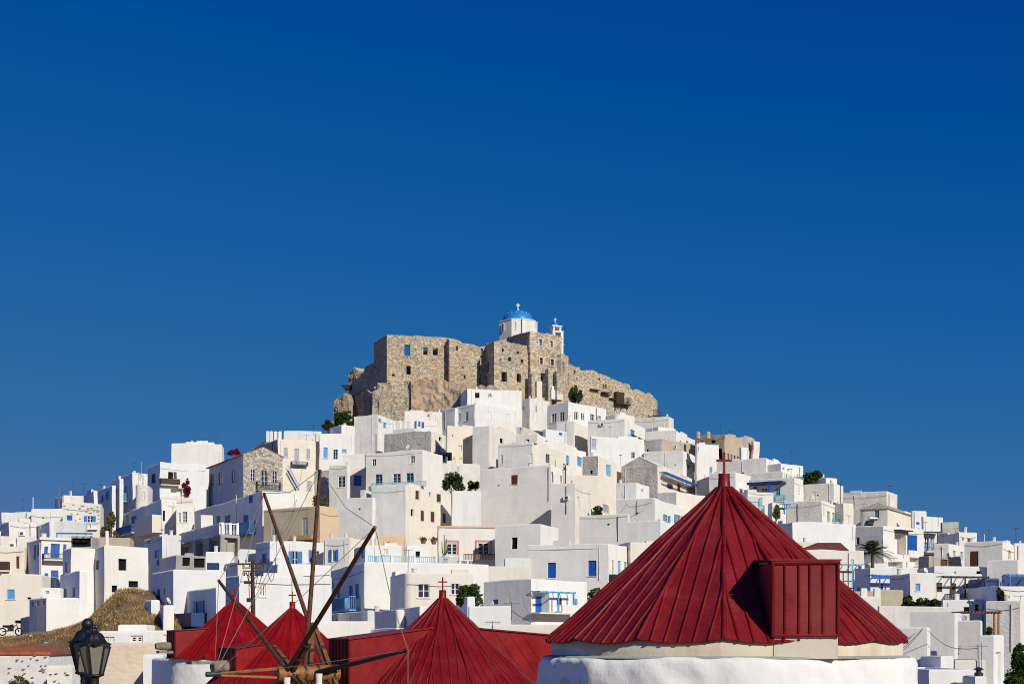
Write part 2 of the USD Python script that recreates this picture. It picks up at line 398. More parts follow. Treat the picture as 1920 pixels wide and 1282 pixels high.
def wall_grid(mb, face, u_lo, u_hi, zs, holes, step=1.3):
    us = subdiv(u_lo, u_hi, step)
    zz = list(zs)
    for h in holes:
        us += [h[0], h[1]]; zz += [h[2], h[3]]
    def uniq(a):
        a = sorted(a); out = [a[0]]
        for x in a[1:]:
            if x - out[-1] > 1e-4:
                out.append(x)
        return out
    us, zz = uniq(us), uniq(zz)
    flip = face.side == 'L'
    for i in range(len(us) - 1):
        for j in range(len(zz) - 1):
            um, zm = 0.5 * (us[i] + us[i + 1]), 0.5 * (zz[j] + zz[j + 1])
            if any(h[0] < um < h[1] and h[2] < zm < h[3] for h in holes):
                continue
            q = [face.pt(us[i], zz[j]), face.pt(us[i + 1], zz[j]), face.pt(us[i + 1], zz[j + 1]), face.pt(us[i], zz[j + 1])]
            mb.quad(*(q[::-1] if flip else q))
    for a, b, c, d, dep in holes:
        for (p, q) in (((a, c), (b, c)), ((b, c), (b, d)), ((b, d), (a, d)), ((a, d), (a, c))):
            mb.quad(face.pt(*p), face.pt(*q), face.pt(*q, -dep), face.pt(*p, -dep))


def leaf(face, u0, u1, z0, z1, off, th=0.045):
    mb = MB(); w = min(0.07, 0.25 * (u1 - u0))
    face.box(mb, u0, u0 + w, z0, z1, off, off + th); face.box(mb, u1 - w, u1, z0, z1, off, off + th)
    face.box(mb, u0 + w, u1 - w, z0, z0 + w, off + .002, off + th - .002); face.box(mb, u0 + w, u1 - w, z1 - w, z1, off + .002, off + th - .002)
    face.box(mb, u0 + w, u1 - w, z0 + w, z1 - w, off + .004, off + 0.014)
    n = max(2, int((z1 - z0) / 0.22))
    for i in range(n):
        z = z0 + w + (z1 - z0 - 2 * w) * (i + 0.5) / n
        face.box(mb, u0 + w, u1 - w, z - 0.03, z + 0.03, off + 0.014, off + th - 0.008)
    return mb


LEAF = {'b': 'paint_blue', 'm': 'paint_mid_blue', 'l': 'paint_light_blue', 's': 'paint_sky_blue', 'r': 'paint_brown', 'v': 'paint_green',
        'y': 'paint_grey', 'w': 'paint_white', 't': 'paint_teal', 'd': 'paint_dark_blue', 'B': 'paint_blue', 'M': 'paint_mid_blue',
        'L': 'paint_light_blue', 'R': 'paint_brown', 'T': 'paint_teal', 'Y': 'paint_grey', 'D': 'paint_dark_blue'}


def frame_mesh(face, u0, u1, z0, z1, off, w=0.06, th=0.06, mull=True, bars=1):
    mb = MB()
    face.box(mb, u0, u0 + w, z0, z1, off, off + th); face.box(mb, u1 - w, u1, z0, z1, off, off + th)
    face.box(mb, u0 + w, u1 - w, z0, z0 + w, off + .002, off + th - .002); face.box(mb, u0 + w, u1 - w, z1 - w, z1, off + .002, off + th - .002)
    if mull:
        um = 0.5 * (u0 + u1)
        face.box(mb, um - w / 2, um + w / 2, z0 + w, z1 - w, off + .004, off + th - .004)
        for i in range(bars):
            z = z0 + (z1 - z0) * (i + 1) / (bars + 1)
            face.box(mb, u0 + w, u1 - w, z - 0.02, z + 0.02, off + .008, off + th - .008)
    return mb


def opening(h, face, r, k):
    """Window or door parts set in the hole r = (u0, u1, z0, z1) of a house."""
    u0, u1, z0, z1 = r
    e = 0.05
    door = k in 'BMLRTYD'
    name = 'door' if door else 'window'
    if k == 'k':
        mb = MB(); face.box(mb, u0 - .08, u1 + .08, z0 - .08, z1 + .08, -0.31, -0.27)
        part(h.path, 'opening', mb, 'dark_inside'); return  # near-black sheet stands in for the unlit room behind
    if k == 'P':                                                # a porch or loggia one can look into
        mb = MB(); face.box(mb, u0 - .08, u1 + .08, z0 - .08, z1 + .08, -1.1, -.99)
        part(h.path, 'porch_wall', mb, h.mat); return
    if k == 'n':
        mb = MB(); face.box(mb, u0 - e, u1 + e, z0 - e, z1 + e, -0.34, -0.22)
        part(h.path, 'niche', mb, h.mat); return
    if k in 'gGKc':
        fm = {'g': 'paint_white', 'G': 'paint_light_blue', 'K': 'paint_grey', 'c': 'limewash_cream'}[k]
        p = part(h.path, name, frame_mesh(face, u0 - e, u1 + e, z0 - e, z1 + e, -0.16, w=0.10 if k != 'c' else 0.16, bars=2 if (z1 - z0) > 1.4 else 1), fm)
        mb = MB(); face.box(mb, u0, u1, z0, z1, -0.19, -0.165); part(p, 'pane', mb, 'glass_pane')
    elif k in 'oO':
        lm = 'paint_mid_blue' if k == 'o' else 'paint_sky_blue'
        p = part(h.path, name, frame_mesh(face, u0 - e, u1 + e, z0 - e, z1 + e, -0.16, w=0.09), 'paint_white')
        mb = MB(); face.box(mb, u0, u1, z0, z1, -0.19, -0.165); part(p, 'pane', mb, 'glass_pane')
        w = (u1 - u0) * 0.62
        part(p, 'shutter', leaf(face, u0 - w, u0 - .01, z0, z1, 0.09), lm); part(p, 'shutter', leaf(face, u1 + .01, u1 + w, z0, z1, 0.09), lm)
    else:
        m = LEAF[k]
        p = part(h.path, name, frame_mesh(face, u0 - e, u1 + e, z0 - e, z1 + e, -0.15, w=0.09, mull=False), m)
        um = 0.5 * (u0 + u1)
        nm = 'leaf' if door else 'shutter'
        if u1 - u0 > 0.55:
            part(p, nm, leaf(face, u0 + .04, um - .008, z0 + .03, z1 - .03, -0.135), m); part(p, nm, leaf(face, um + .008, u1 - .04, z0 + .03, z1 - .03, -0.135), m)
        else:
            part(p, nm, leaf(face, u0 + .04, u1 - .04, z0 + .03, z1 - .03, -0.135), m)
    if not door and z1 - z0 > 0.5:
        mb = MB(); face.box(mb, u0 - .12, u1 + .12, z0 - 0.07, z0 - 0.005, -0.1, 0.09)
        part(p, 'sill', mb, h.mat if k != 'o' else 'limewash')


class House:
    pass


def H(label, lx, cx, rx, yc, yb, win='', th=None, Y=None, mat='limewash', matL=None, dep=7.0, yl=None, yr=None, soft=0.0, amp=0.12, name='house', cat='house',
      group=None, down=9.0, roof='limewash_aged', parapet=True):
    """A flat-roofed volume. lx, cx, rx: photo columns of its left end, near corner and right end; yc: its top row at the corner; yb: the lowest row seen of it."""
    Y = Y or depth(yb)
    kc = (cx - HX) / F
    single = lx == cx
    if th is None:
        th = (math.degrees(-math.atan(((cx + rx) / 2 - HX) / F)) if single else (22 if cx < 640 else 60 if cx < 1330 else 48))
    if not single and cx < 640 and cx - lx >= 8 and th <= 30:
        th = 30 if cx < 260 else 28
    elif not single and 640 <= cx < 1330 and 50 <= th <= 65:
        th = 68
    elif not single and cx >= 1330 and 46 <= th <= 60:
        th = 60
    t = math.radians(th)
    dR, dL = np.array([math.cos(t), math.sin(t)]), np.array([-math.sin(t), math.cos(t)])
    C = np.array([kc * Y, Y])
    def run(d, px):
        k = (px - HX) / F
        return (k * C[1] - C[0]) / (d[0] - k * d[1])
    wR = run(dR, rx) if rx != cx else dep
    wL = dep if single else run(dL, lx)
    if not 0.4 < wL < 60:                                        # the left face is seen edge-on: give the house its depth
        wL = dep
    wR = min(max(wR, 0.6), 40)
    zt, zb = (HY - yc) / F * Y, (HY - yb) / F * Y - down
    h = House(); h.mat, h.Y, h.zt, h.zb, h.C, h.dR, h.dL, h.wR, h.wL, h.label = mat, Y, zt, zb, C, dR, dL, wR, wL, label
    h.R, h.L = Face(C, dR, wR, -dL, 'R'), Face(C, dL, wL, -dR, 'L')
    h.path = thing(name, label, cat, (*(C + dR * wR / 2 + dL * wL / 2), zb), group)
    A, B, D_, E = C, C + dR * wR, C + dR * wR + dL * wL, C + dL * wL
    backR, backL = Face(B, dL, wL, dR, 'R'), Face(E, dR, wR, dL, 'L')
    holes = {'L': [], 'R': []}
    todo = []
    for w in filter(None, (x.strip() for x in win.split(';'))):
        x0, y0, x1, y1, k = w.split()
        x0, y0, x1, y1 = map(float, (x0, y0, x1, y1))
        if k in 'oO':
            q = (x1 - x0) * 0.28; x0, x1 = x0 + q, x1 - q
        f = h.R if (single or 0.5 * (x0 + x1) > cx) else h.L
        r = f.rect(x0, y0, x1, y1)
        W = f.W
        r = (max(r[0], 0.12), min(r[1], W - 0.12), r[2], min(r[3], zt - 0.25))
        if r[1] - r[0] < 0.15 or r[3] - r[2] < 0.15:
            continue
        holes[f.side].append((*r, 0.30 if k == 'k' else 1.0 if k == 'P' else 0.24)); todo.append((f, r, k))
    ch = 0.10
    amp = amp * min(1.0, max(.3, (Y - 60) / 130))
    zs = subdiv(zb, zt - ch, 1.4)
    s = min(soft, 0.45 * wR, 0.45 * wL)
    top_z = zt - ch
    wallR, wallL = MB(), (MB() if matL else None)  # matL also carries light differences between the two faces as colour
    ml = wallL or wallR
    wall_grid(wallR, h.R, s, wR, zs, holes['R']); wall_grid(ml, h.L, s, wL, zs, holes['L'])
    wall_grid(wallR, backR, 0, wL, zs, [], 2.5); wall_grid(wallR, backL, 0, wR, zs, [], 2.5)
    if s > 0:                                                    # rounded corner
        n = 6
        cc = C + dR * s + dL * s
        arc = [cc + s * (-math.cos(a) * dR - math.sin(a) * dL) for a in np.linspace(0, math.pi / 2, n + 1)]   # from the left face round to the right face
        for i in range(n):
            for j in range(len(zs) - 1):
                a, b = arc[i], arc[i + 1]
                wallR.quad([*a, zs[j]], [*b, zs[j]], [*b, zs[j + 1]], [*a, zs[j + 1]])
    # top: chamfered edge, parapet, sunk roof
    ring = ([C] if s == 0 else arc)
    def seg(a, b, step=1.3):
        n = max(1, int(round(np.linalg.norm(b - a) / step)))
        return [a + (b - a) * i / n for i in range(1, n + 1)]
    pts = list(ring) + seg(ring[-1], B) + seg(B, D_, 2.5) + seg(D_, E, 2.5) + seg(E, ring[0])[:-1]
    pts = np.array(pts)
    def inset(d):
        q = pts - C
        a, b = q @ dR, q @ dL
        m = min(d, 0.4 * wR, 0.4 * wL)
        return C + np.outer(m + a * (wR - 2 * m) / wR, dR) + np.outer(m + b * (wL - 2 * m) / wL, dL)
    rings = [(pts, top_z), (inset(0.03), zt - 0.04), (inset(0.10), zt), (inset(0.30), zt), (inset(0.34), zt - (0.5 if parapet else 0.02))]
    rm = MB()
    n = len(pts)
    for (p0, z0), (p1, z1) in zip(rings[:-1], rings[1:]):
        v = np.vstack([np.c_[p0, np.full(n, z0)], np.c_[p1, np.full(n, z1)]])
        wallR.add(v, [[i, (i + 1) % n, n + (i + 1) % n, n + i] for i in range(n)])
    p1, z1 = rings[-1]
    c0 = p1.mean(0)
    rm.add(np.vstack([np.c_[p1, np.full(n, z1)], [[*c0, z1]]]), [[i, (i + 1) % n, n] for i in range(n)])
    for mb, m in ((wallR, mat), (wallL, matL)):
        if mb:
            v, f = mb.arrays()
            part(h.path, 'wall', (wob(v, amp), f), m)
    part(h.path, 'roof', rm, roof)
    for f, r, k in todo:
        opening(h, f, r, k)
    h.amp, h.holes = amp, holes
    if name == 'house' and parapet and Y > 119:
        clutter(h)
    return h


def clutter(h):
    """The small fittings that houses gather: aerials, vents, pipes, cables, parapet steps."""
    rng = np.random.default_rng(int(abs(h.C[0]) * 977 + h.C[1] * 131 + h.zt * 17))
    for f in (h.R, h.L):
        if f.W < 1.6 or (f is h.L and h.wL > 25):
            continue
        n = f.n; facing = -(f.p0 @ n) / np.linalg.norm(f.p0)
        if facing < .12:
            continue
        free = lambda u, m: all(u < a - m or u > b + m for a, b, *_ in h.holes[f.side])
        if rng.random() < .25:
            u = rng.uniform(.3, f.W - .3); o = -rng.uniform(.5, 1.5); hh = rng.uniform(1.1, 2.4)
            p = part(h.path, 'aerial', MB().tube([f.pt(u, h.zt - .6, o), f.pt(u + .03, h.zt + hh, o)], .025, 5), 'iron_dark')
            q = MB(); z = h.zt + hh - .1; w = rng.uniform(.35, .6); q.tube([f.pt(u - w, z, o), f.pt(u + w, z, o + .1)], .016, 4)
            for s in np.linspace(-.9, .9, 5):
                q.tube([f.pt(u + w * s, z, o - .25), f.pt(u + w * s, z, o + .25)], .012, 4)
            part(p, 'boom', q, 'iron_dark')
        if rng.random() < .4 and f.W > 2.2:
            u = rng.uniform(.4, f.W - .4); o = -rng.uniform(.6, 2.0); k = rng.uniform(.16, .3); hh = rng.uniform(.3, .8)
            part(h.path, 'flue', MB().lathe(f.pt(u, h.zt - .6, o), [(k, 0), (k * .95, hh + .5), (k * 1.15, hh + .52), (k * 1.1, hh + .62), (0, hh + .64)], 8), 'limewash_aged', smooth=40)
        if rng.random() < .25 and f.W > 3:
            w = f.W * rng.uniform(.2, .45); u = rng.uniform(0.02, f.W - w - .02); hh = rng.uniform(.2, .42)
            mb = MB()
            for i in range(4):
                f.box(mb, u + w * i / 4, u + w * (i + 1) / 4, h.zt - .15, h.zt + hh + rng.uniform(-.04, .04), -.36, -.03)
            part(h.path, 'parapet_step', mb, h.mat)
        if rng.random() < .5:
            u = rng.uniform(.2, f.W - .2)
            if free(u, .25):
                part(h.path, 'downpipe', MB().tube([f.pt(u, h.zt - .3, .07), f.pt(u, h.zt - rng.uniform(2.2, 6), .07)], .04, 5), ('limewash_grey_and_shade', 'iron_dark', 'limewash_aged')[rng.integers(3)])
        if rng.random() < .28 and f.W > 2.5:
            z = h.zt - rng.uniform(.35, 1.2); m = f.W / 2
            part(h.path, 'cable', MB().tube([f.pt(.1, z + .15, .05), f.pt(m * .6, z, .05), f.pt(m, z - .06, .05), f.pt(f.W - .1, z + .1, .05)], .018, 4), 'wire_black')
        if rng.random() < .35 and f.W > 2.5:
            u = rng.uniform(.5, f.W - .9); z = h.zt - rng.uniform(1.0, 3.0)
            if free(u + .2, .7):
                part(h.path, 'wall_vent', f.box(MB(), u, u + .22, z, z + .2, -.02, .03), 'dark_inside')
        if rng.random() < .16 and f.W > 3:
            u = rng.uniform(.6, f.W - 1.2); z = h.zt - rng.uniform(1.2, 3.2)
            if free(u + .4, .9):
                p = part(h.path, 'air_conditioner', f.box(MB(), u, u + .8, z, z + .55, .06, .36), 'paint_white'); part(p, 'grille', f.box(MB(), u + .08, u + .5, z + .07, z + .48, .361, .372), 'iron_dark')


def face_at(h, x):
    return h.R if x >= h.C[0] / h.C[1] * F + HX else h.L


def balcony(h, x0, x1, yt, ys, mat, proj=1.0, style='bars', slab='limewash', face=None, step=0.14, th=0.14):
    """A balcony on the wall: slab, handrail, balusters (or a solid parapet)."""
    f = face or face_at(h, (x0 + x1) / 2)
    u0, u1, z0, z1 = f.rect(x0, yt, x1, ys)
    mb = MB(); f.box(mb, u0, u1, z0 - th, z0, -0.05, proj)
    b = part(h.path, 'balcony', mb, slab)
    if style == 'solid':
        q = MB()
        f.box(q, u0, u1, z0, z1, proj - .12, proj); f.box(q, u0, u0 + .12, z0, z1 - .003, 0, proj - .122); f.box(q, u1 - .12, u1, z0, z1 - .003, 0, proj - .122)
        part(b, 'parapet', q, mat); return b
    q = MB()
    f.box(q, u0, u1, z1 - .07, z1, proj - .07, proj); f.box(q, u0, u0 + .05, z1 - .068, z1 - .002, 0, proj - .072); f.box(q, u1 - .05, u1, z1 - .068, z1 - .002, 0, proj - .072)
    f.box(q, u0, u1, z0 + .08, z0 + .13, proj - .06, proj - .01)
    part(b, 'handrail', q, mat)
    q = MB(); w = 0.035 if style == 'bars' else 0.09
    for u in np.arange(u0 + .03, u1 - w, step):
        f.box(q, u, u + w, z0, z1 - .07, proj - .055, proj - .02)
    for o in np.arange(.05, proj - .1, step):
        f.box(q, u0 + .01, u0 + .045, z0, z1 - .07, o, o + w); f.box(q, u1 - .045, u1 - .01, z0, z1 - .07, o, o + w)
    part(b, 'balusters', q, mat, kind='stuff')
    return b


def pipe(h, x, y0, y1, m='limewash_grey_and_shade', r=0.05):
    f = face_at(h, x); u, z1 = f.pix(x, y0); _, z0 = f.pix(x, y1)
    part(h.path, 'downpipe', MB().tube([f.pt(u, z0, .09), f.pt(u, z1, .09)], r, 6), m)


def chimney(h, x0, x1, y0, y1, m='limewash', back=0.6, round_top=True, dY=None):
    Y = h.Y + back if dY is None else dY
    a, b = P(x0, y1, Y), P(x1, y0, Y); w = b[0] - a[0]; c = (a + b) / 2
    mb = MB()
    if round_top:
        H_ = b[2] - a[2]
        mb.lathe((c[0], Y, a[2] - .4), [(w / 2, 0), (w / 2, H_ + .4 - w * .5), (w * .42, H_ + .4 - w * .22), (w * .2, H_ + .4 - .03), (0, H_ + .4)], 12)
    else:
        mb.cbox((c[0], Y, a[2] - .4), (w, w, b[2] - a[2] + .3)); mb.cbox((c[0], Y, b[2] - .11), (w * 1.25, w * 1.25, .09))
    part(h.path, 'chimney', mb, m, smooth=40)


def pergola(h, x0, x1, y0, y1, posts, yp, mat, proj=1.6, face=None, slats=True):
    """A beam roof standing out from the wall on posts; posts: columns, yp: their foot row."""
    f = face or face_at(h, (x0 + x1) / 2)
    u0, u1, z0, z1 = f.rect(x0, y0, x1, y1)
    p = part(h.path, 'pergola', f.box(MB(), u0, u1, z0, z1, proj - .12, proj), mat)
    if slats:
        q = MB(); n = max(2, int((u1 - u0) / 0.75))
        for i in range(n + 1):
            u = u0 + (u1 - u0 - .08) * i / n
            f.box(q, u, u + .05, z1 - .09, z1 + .01, -.03, proj + .1)
        part(p, 'rafters', q, mat, kind='stuff')
    else:
        part(p, 'awning', f.box(MB(), u0, u1, z1 - .05, z1, 0, proj + .05), mat)
    for x in posts:
        u, zf = f.pix(x, yp)
        part(p, 'post', f.box(MB(), u - .06, u + .06, zf, z0 + .01, proj - .115, proj - .005), mat)
    return p


def inner(f, o):
    """The plane o metres behind a wall."""
    return Face(f.p0 - f.n * o, f.d, f.W, f.n, f.side)


def gable(h, face, peak_px, peak_py, wall, roofm, over=0.2):
    """A pitched roof: gable over the given face, its ridge running back from it."""
    f = face; W = f.W
    up, zp = f.pix(peak_px, peak_py)
    up = min(max(up, 0.3 * W), 0.7 * W)
    depthw = h.wL if f is h.R else h.wR
    ze = h.zt - .02
    for o in (.002, -depthw):
        part(h.path, 'gable', MB().poly([f.pt(0, ze, o), f.pt(W, ze, o), f.pt(up, zp, o)]), wall)
    q = MB()
    for u in (0, W):
        s = -1 if u == 0 else 1
        du = (u - up); sl = (zp - ze) / abs(du); ue = u + s * over; zee = ze - over * sl
        a, b, c, d = f.pt(up, zp + .06, .06), f.pt(ue, zee + .06, .06), f.pt(ue, zee + .06, -depthw - .06), f.pt(up, zp + .06, -depthw - .06)
        q.quad(a, b, c, d); t = np.array([0, 0, -.10]); q.quad(a + t, b + t, c + t, d + t); q.quad(a, b, b + t, a + t); q.quad(b, c, c + t, b + t)
        n = int(depthw / 0.45)                                   # rows of roof tiles
        for i in range(n):
            o = .06 - (depthw + .12) * (i + .5) / n
            q.tube([f.pt(up, zp + .07, o), f.pt(ue, zee + .07, o)], .07, 5, cap=False)
    part(h.path, 'pitched_roof', q, roofm)


def hip(h, px_ridge, py_ridge, roofm, over=0.25):
    C, dR, dL, wR, wL = h.C - h.dR * over - h.dL * over, h.dR, h.dL, h.wR + 2 * over, h.wL + 2 * over
    z = h.zt + .01; zr = (HY - py_ridge) / F * (h.Y + h.wL / 2)
    long_R = wR >= wL
    m = min(wR, wL) / 2
    g = lambda a, b, zz: np.array([*(C + dR * a + dL * b), zz])
    c = [g(0, 0, z), g(wR, 0, z), g(wR, wL, z), g(0, wL, z)]
    r0, r1 = (g(m, wL / 2, zr), g(wR - m, wL / 2, zr)) if long_R else (g(wR / 2, m, zr), g(wR / 2, wL - m, zr))
    mb = MB()
    if long_R:
        mb.quad(c[0], c[1], r1, r0); mb.quad(c[2], c[3], r0, r1); mb.poly([c[1], c[2], r1]); mb.poly([c[3], c[0], r0])
    else:
        mb.quad(c[1], c[2], r1, r0); mb.quad(c[3], c[0], r0, r1); mb.poly([c[0], c[1], r0]); mb.poly([c[2], c[3], r1])
    mb.quad(*[p - [0, 0, .12] for p in c])
    for i in range(4):
        a, b = c[i], c[(i + 1) % 4]; mb.quad(a, b, b - [0, 0, .12], a - [0, 0, .12])
    part(h.path, 'hipped_roof', mb, roofm)


# ------------------------------------------------------------------ plants
def plant(name, label, cat, x0, y0, x1, y1, Y, leafm='leaf_dark', n=900, leaf=0.22, group=None, trunk=True, lobes=7, seed=0, bite=0.5):
    """A shrub or tree: branching stems, and leaf clumps gathered in uneven lobes."""
    rng = np.random.default_rng(abs(hash((x0, y0, seed))) % 2**31 if False else int(x0 * 131 + y0 * 17 + seed))
    y1 = y1 + .12 * (y1 - y0)
    a, b = P(x0, y1, Y), P(x1, y0, Y)
    c, s = (a + b) / 2, (b - a) / 2
    s[1] = max(0.6, 0.75 * min(s[0], s[2] * 1.4))
    base = np.array([c[0], Y, a[2] - 0.8])
    t = thing(name, label, cat, base, group)
    lc, lr = [], []
    lobes = int(lobes * 1.8)
    for i in range(lobes):
        d = rng.uniform(-1, 1, 3)
        d *= [.74, .6, .66]; d[0] *= 1 - .35 * max(0, d[2]); lc.append(np.array([c[0], Y, c[2] - .16 * s[2]]) + d * s); lr.append(rng.uniform(.28, .48))
    if trunk:
        mb = MB()
        for q in lc:
            mid = base * 0.5 + q * 0.5 + rng.normal(size=3) * 0.1 * s
            mb.tube([base + rng.normal(size=3) * [.06, .06, 0], mid, q], [max(.02, .035 * s[2]), max(.015, .02 * s[2]), .01], 5)
        part(t, 'trunk', mb, 'bark')
    pts = []
    per = int(1.7 * n) // lobes
    for q, r in zip(lc, lr):
        d = rng.normal(size=(per, 3)); d /= np.linalg.norm(d, axis=1, keepdims=True)
        rad = rng.uniform(0.55, 1.05, (per, 1)) ** 0.6
        pts.append(q + d * s * r * rad)
    pts = np.vstack(pts)
    keep = meshkit.noise(pts / (0.28 * s.max()) + 7, 5) > bite * 0.55
    pts = pts[keep]
    m = len(pts)
    nrm = rng.normal(size=(m, 3)); nrm /= np.linalg.norm(nrm, axis=1, keepdims=True)
    ref = rng.normal(size=(m, 3)); e1 = np.cross(nrm, ref); e1 /= np.linalg.norm(e1, axis=1, keepdims=True); e2 = np.cross(nrm, e1)
    L_ = leaf * rng.uniform(0.6, 1.3, (m, 1)); w_ = L_ * 0.42
    v = np.stack([pts - e1 * L_, pts + e2 * w_, pts + e1 * L_, pts - e2 * w_], 1).reshape(-1, 3)
    f = np.arange(m * 4).reshape(-1, 4)
    part(t, 'crown', (v, np.vstack([f[:, [0, 1, 2]], f[:, [0, 2, 3]]])), leafm)
    return t


def bare_stones(h, spots, size=(.28, .12), m='concrete'):
    """Single stones left bare in the whitewash: photo points on a wall."""
    rng = np.random.default_rng(len(spots) + int(h.Y))
    for x, y in spots:
        f = face_at(h, x); u, z = f.pix(x, y); a, b = size[0] * rng.uniform(.5, 1.3) / 2, size[1] * rng.uniform(.6, 1.5) / 2
        k = 7; ang = np.arange(k) * 2 * math.pi / k + rng.uniform(0, 1); rr = rng.uniform(.75, 1.1, k)
        ring = [(u + a * r * math.cos(t), z + b * r * math.sin(t)) for r, t in zip(rr, ang)]
        v = [f.pt(*q, -.1) for q in ring] + [f.pt(u + (q[0] - u) * .8, z + (q[1] - z) * .8, .10) for q in ring] + [f.pt(u, z, .115)]
        fc = [[i, (i + 1) % k, k + (i + 1) % k] for i in range(k)] + [[i, k + (i + 1) % k, k + i] for i in range(k)] + [[k + i, k + (i + 1) % k, 2 * k] for i in range(k)]
        part(h.path, 'stone', (np.array(v), np.array(fc)), m)
# ------------------------------------------------------------------ the castle of rubble stone
def worley(u, v, seed):
    iu, iv = np.floor(u).astype(int), np.floor(v).astype(int)
    f1, f2, idm = np.full(u.shape, 9.0), np.full(u.shape, 9.0), np.zeros(u.shape, np.int64)
    for a in (-1, 0, 1):
        for b in (-1, 0, 1):
            x, y = iu + a, iv + b
            h = (x * 374761393 + y * 668265263 + seed * 144665) & 0xFFFFFFFF
            h = ((h ^ (h >> 13)) * 1274126177) & 0xFFFFFFFF
            h = h ^ (h >> 16)
            d = np.hypot(x + 0.12 + 0.76 * ((h & 0xFFF) / 4095.0) - u, y + 0.12 + 0.76 * (((h >> 12) & 0xFFF) / 4095.0) - v)
            nf = d < f1
            f2 = np.where(nf, f1, np.minimum(f2, d)); idm = np.where(nf, h, idm); f1 = np.where(nf, d, f1)
    return f1, f2, idm


STONES = np.array([(.60, .48, .33), (.55, .44, .30), (.52, .45, .36), (.65, .56, .43), (.56, .42, .27), (.46, .38, .28), (.70, .62, .50), (.38, .31, .23)])


def slab(t, name, A, B, tops, ybot, holes=(), thick=1.3, cell=.15, seed=1, stone=(.36, .19), rough=.0, rag=.06, warm=1.0, mat='masonry', lean=0.0, relief=1.0, label=None, boulder=False):
    """A wall of rubble between the photo columns of A and B (column, depth): every stone stands out by its own amount, openings go right through."""
    pa, pb = np.array([(A[0] - HX) / F * A[1], A[1]]), np.array([(B[0] - HX) / F * B[1], B[1]])
    W = np.linalg.norm(pb - pa); d = (pb - pa) / W
    n = np.array([d[1], -d[0]])
    f = Face(pa, d, W, n, 'R')
    tu = np.array([f.pix(*q) for q in tops]); order = np.argsort(tu[:, 0], kind='stable'); tu = tu[order]
    zb = min((HY - ybot) / F * A[1], (HY - ybot) / F * B[1]); zt = tu[:, 1].max() + rag
    nu, nz = max(2, int(round(W / cell))), max(2, int(round((zt - zb) / cell)))
    us, zs = np.linspace(0, W, nu + 1), np.linspace(zb, zt, nz + 1)
    U, Z = np.meshgrid(us, zs, indexing='ij')
    uc, zc = np.meshgrid((us[1:] + us[:-1]) / 2, (zs[1:] + zs[:-1]) / 2, indexing='ij')
    top = np.interp(uc, tu[:, 0], tu[:, 1]) + rag * (meshkit.noise(np.stack([uc * .9, uc * 0 + seed, uc * 0], -1), seed) * 1.6 - 1.0)
    keep = zc < top
    for x0, y0, x1, y1 in holes:
        r = f.rect(x0, y0, x1, y1)
        keep &= ~((uc > r[0]) & (uc < r[1]) & (zc > r[2]) & (zc < r[3]))
    q3 = np.stack([U, Z, np.full_like(U, seed * 3.7)], -1)
    jit = meshkit.noise(q3 * 1.7, seed) - .5
    f1, f2, idm = worley((U + .3 * jit) / stone[0], (Z + .25 * jit) / stone[1], seed)
    joint = np.clip((f2 - f1) * 4.0, 0, 1)
    pick = ((idm >> 5) % 997) / 996.0
    big = meshkit.fbm(q3 * .22, 4, seed + 3)
    disp = relief * ((joint - 1) * .09 + (pick - .5) * .11) + (big - .5) * .5
    if rough:
        rr = meshkit.fbm(q3 * [.16, .13, 1], 5, seed + 9); r2 = meshkit.fbm(q3 * .55, 4, seed + 4)
        disp = disp + rough * ((np.abs(rr - .5) * -4 + .6) + .55 * (r2 - .5))
    disp = disp + lean * (zt - Z) / (zt - zb)
    col = STONES[(idm >> 9) % len(STONES)]
    col = col * (.84 + .32 * pick[..., None]) * (.62 + .38 * joint[..., None]) * (.78 + .44 * big[..., None])
    if boulder:
        cr = meshkit.fbm(q3 * .45, 5, seed + 6)[..., None]; gl = meshkit.fbm(q3 * [.9, .25, 1], 4, seed + 8)[..., None]
        col = (np.array([.50, .33, .19]) * (1 - gl) + np.array([.42, .36, .29]) * gl) * (.45 + 1.1 * cr)
    tint = meshkit.fbm(q3 * .11, 3, seed + 20)[..., None]
    col = col * (1 + (tint - .5) * np.array([.35, .05, -.35])) * np.array([1, 1 - .05 * (warm - 1), 1 - .15 * (warm - 1)])
    def p3(off):
        xy = pa + d * U[..., None] + n * np.asarray(off)[..., None]
        return np.concatenate([xy, (Z + .06 * jit)[..., None]], -1)
    front, back = p3(disp), p3(np.full_like(U, -thick))
    N1 = (nu + 1) * (nz + 1)
    idx = np.arange(N1).reshape(nu + 1, nz + 1)
    a, b, c, e = idx[:-1, :-1], idx[1:, :-1], idx[1:, 1:], idx[:-1, 1:]
    quads = [np.stack([a, b, c, e], -1)[keep], np.stack([a, e, c, b], -1)[keep] + N1]
    pad = np.pad(keep, 1)
    for (p, q, m) in ((a, b, keep & ~pad[1:-1, :-2]), (c, e, keep & ~pad[1:-1, 2:]), (e, a, keep & ~pad[:-2, 1:-1]), (b, c, keep & ~pad[2:, 1:-1])):
        quads.append(np.stack([q, p, p + N1, q + N1], -1)[m])
    qd = np.vstack(quads)
    v = np.vstack([front.reshape(-1, 3), back.reshape(-1, 3)]); cc = np.vstack([col.reshape(-1, 3)] * 2)
    used = np.unique(qd); rem = np.zeros(len(v), int); rem[used] = np.arange(len(used))
    qd = rem[qd]
    pth = part(t, name, (v[used], np.vstack([qd[:, [0, 1, 2]], qd[:, [0, 2, 3]]])), mat, prim=np.clip(cc[used], 0, 1), label=label)
    return f


